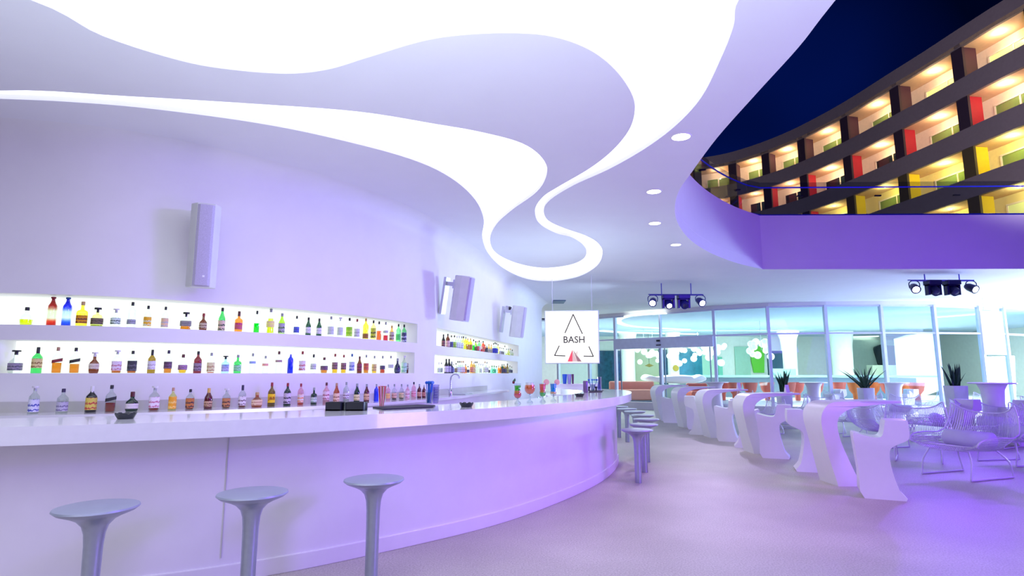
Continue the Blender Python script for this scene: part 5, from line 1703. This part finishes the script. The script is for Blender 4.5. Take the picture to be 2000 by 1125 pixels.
tag(hot, 'curved hotel building with lit balconies in grey, crimson and yellow beyond the roof opening', 'building')
print('balcony lights', NL)

SC.view_settings.exposure = .45
# ------------------------------------------------------------------ lights
def area(name, loc, tgt, size, e, col, sy=None, spread=180):
    d = bpy.data.lights.new(name, 'AREA'); d.energy = e; d.color = col; d.size = size; d.spread = math.radians(spread)
    if sy: d.shape = 'RECTANGLE'; d.size_y = sy
    o = bpy.data.objects.new(name, d); COL.objects.link(o); o.location = loc
    o.rotation_euler = (Vector(tgt) - Vector(loc)).to_track_quat('-Z', 'Y').to_euler()
    return o
def spot(name, loc, tgt, e, col, ang=60, blend=.6, r=.06):
    d = bpy.data.lights.new(name, 'SPOT'); d.energy = e; d.color = col; d.spot_size = math.radians(ang); d.spot_blend = blend; d.shadow_soft_size = r
    o = bpy.data.objects.new(name, d); COL.objects.link(o); o.location = loc
    o.rotation_euler = (Vector(tgt) - Vector(loc)).to_track_quat('-Z', 'Y').to_euler()
    return o
# cool and warm fills added behind the camera, no known lamps there
area('front_fill', (1.5, -4.5, 3.6), (-1, 5, 1.4), 4, 45, (.66, .62, 1))
area('warm_front_fill', (-4.5, -3.5, 3.4), (-4, 5, 1.6), 3, 42, (1, .95, .9))  # added warm fill for the left side of the bar
# violet washes
area('violet_wash_light', (9.5, 2.5, 4.2), (3.5, 8, .3), 3, 360, (.32, .1, 1))
spot('violet_bar_wash', (7.5, 3.0, 3.9), (-1.5, 6.5, 1.0), 470, (.3, .2, 1), 70, .8, .3)
spot('magenta_bar_wash', (8.8, 5.0, 3.9), (1.6, 7.5, .5), 430, (.6, .08, .95), 45, .7, .2)
area('violet_edge_light', (12.5, 9.0, 2.2), (8, 15, 5.2), 3, 110, (.22, .04, 1))
spot('blue_chair_wash', (xat(1786, 559, 15.1), 14.9, z2_ - .35), (7.5, 9.5, 0), 380, (.2, .04, 1), 70, .7, .1)
spot('violet_chair_wash', (xat(1897, 559, 15.1), 14.9, z2_ - .35), (9, 8.0, 0), 300, (.24, .04, 1), 75, .7, .1)
spot('white_stage_beam', (xat(1368, 587, 16.7), 16.6, z1_ - .35), (3.5, 10.5, 0), 300, (.7, .6, 1), 80, .8, .1)
spot('blue_stage_beam', (xat(1275, 587, 16.7), 16.6, z1_ - .35), (0.5, 19, 2.5), 200, (.6, .8, 1), 90, .9, .1)
area('blue_terrace_wash', (18, 16.5, 2.2), (8, 20, 2.5), 2.5, 260, (.4, .5, 1))
area('bar_well_fill', (-2.6, 6.4, .7), (-2.6, 6.4, 4), 1.0, 8, (.85, .85, 1))  # fill added out of sight in the bar well to brighten wall and ceiling
area('bar_end_fill', (1.1, 11.7, .94), (1.5, 12.6, 4), .8, 55, (.66, .88, 1))  # added fill hidden by the bar, lifts the far ceiling; no real fitting
area('ceiling_fill', (-.6, 1.2, .25), (-.62, 1.25, 4.1), 1.4, 150, (.7, .84, .92), None, 125)  # added below the view to brighten the ceiling above the bar
area('violet_roof_edge_wash', (7, 2.5, .8), (2, 5.5, 4.1), 1.5, 100, (.35, .22, 1))
area('blue_ceiling_fill', (22.5, 20.6, 1.0), (8, 17.5, 4.1), 2.5, 2000, (.5, .66, 1))  # unseen blue fill added to lift the ceiling before the glazing
for i, (x, y) in enumerate([(1.88, 6.23), (2.05, 8.22), (2.5, 10.04), (3.35, 11.79)]):
    spot('downlight_beam', (x, y, 4.08), (x, y, 0), 60, (1, .84, .7), 115, .9, .09)
# lobby
for x, y, e in ((6, 30.5, 300), (14, 30, 420), (21, 30, 420), (1, 31, 200)):
    area('lobby_light', (x, y, 3.85), (x, y, 0), 4, e * 1.0, (.95, 1, .93))
area('lobby_wall_wash', (12, 34, 3.85), (12, 40, 1.5), 10, 200, (.85, 1, .9), 1)
# unseen spot added to bring up the grey hotel parapets
spot('hotel_fill', (10, 6, 8.5), (22, 36, 14), 15000, (.85, .74, .84), 60, .8, .5)
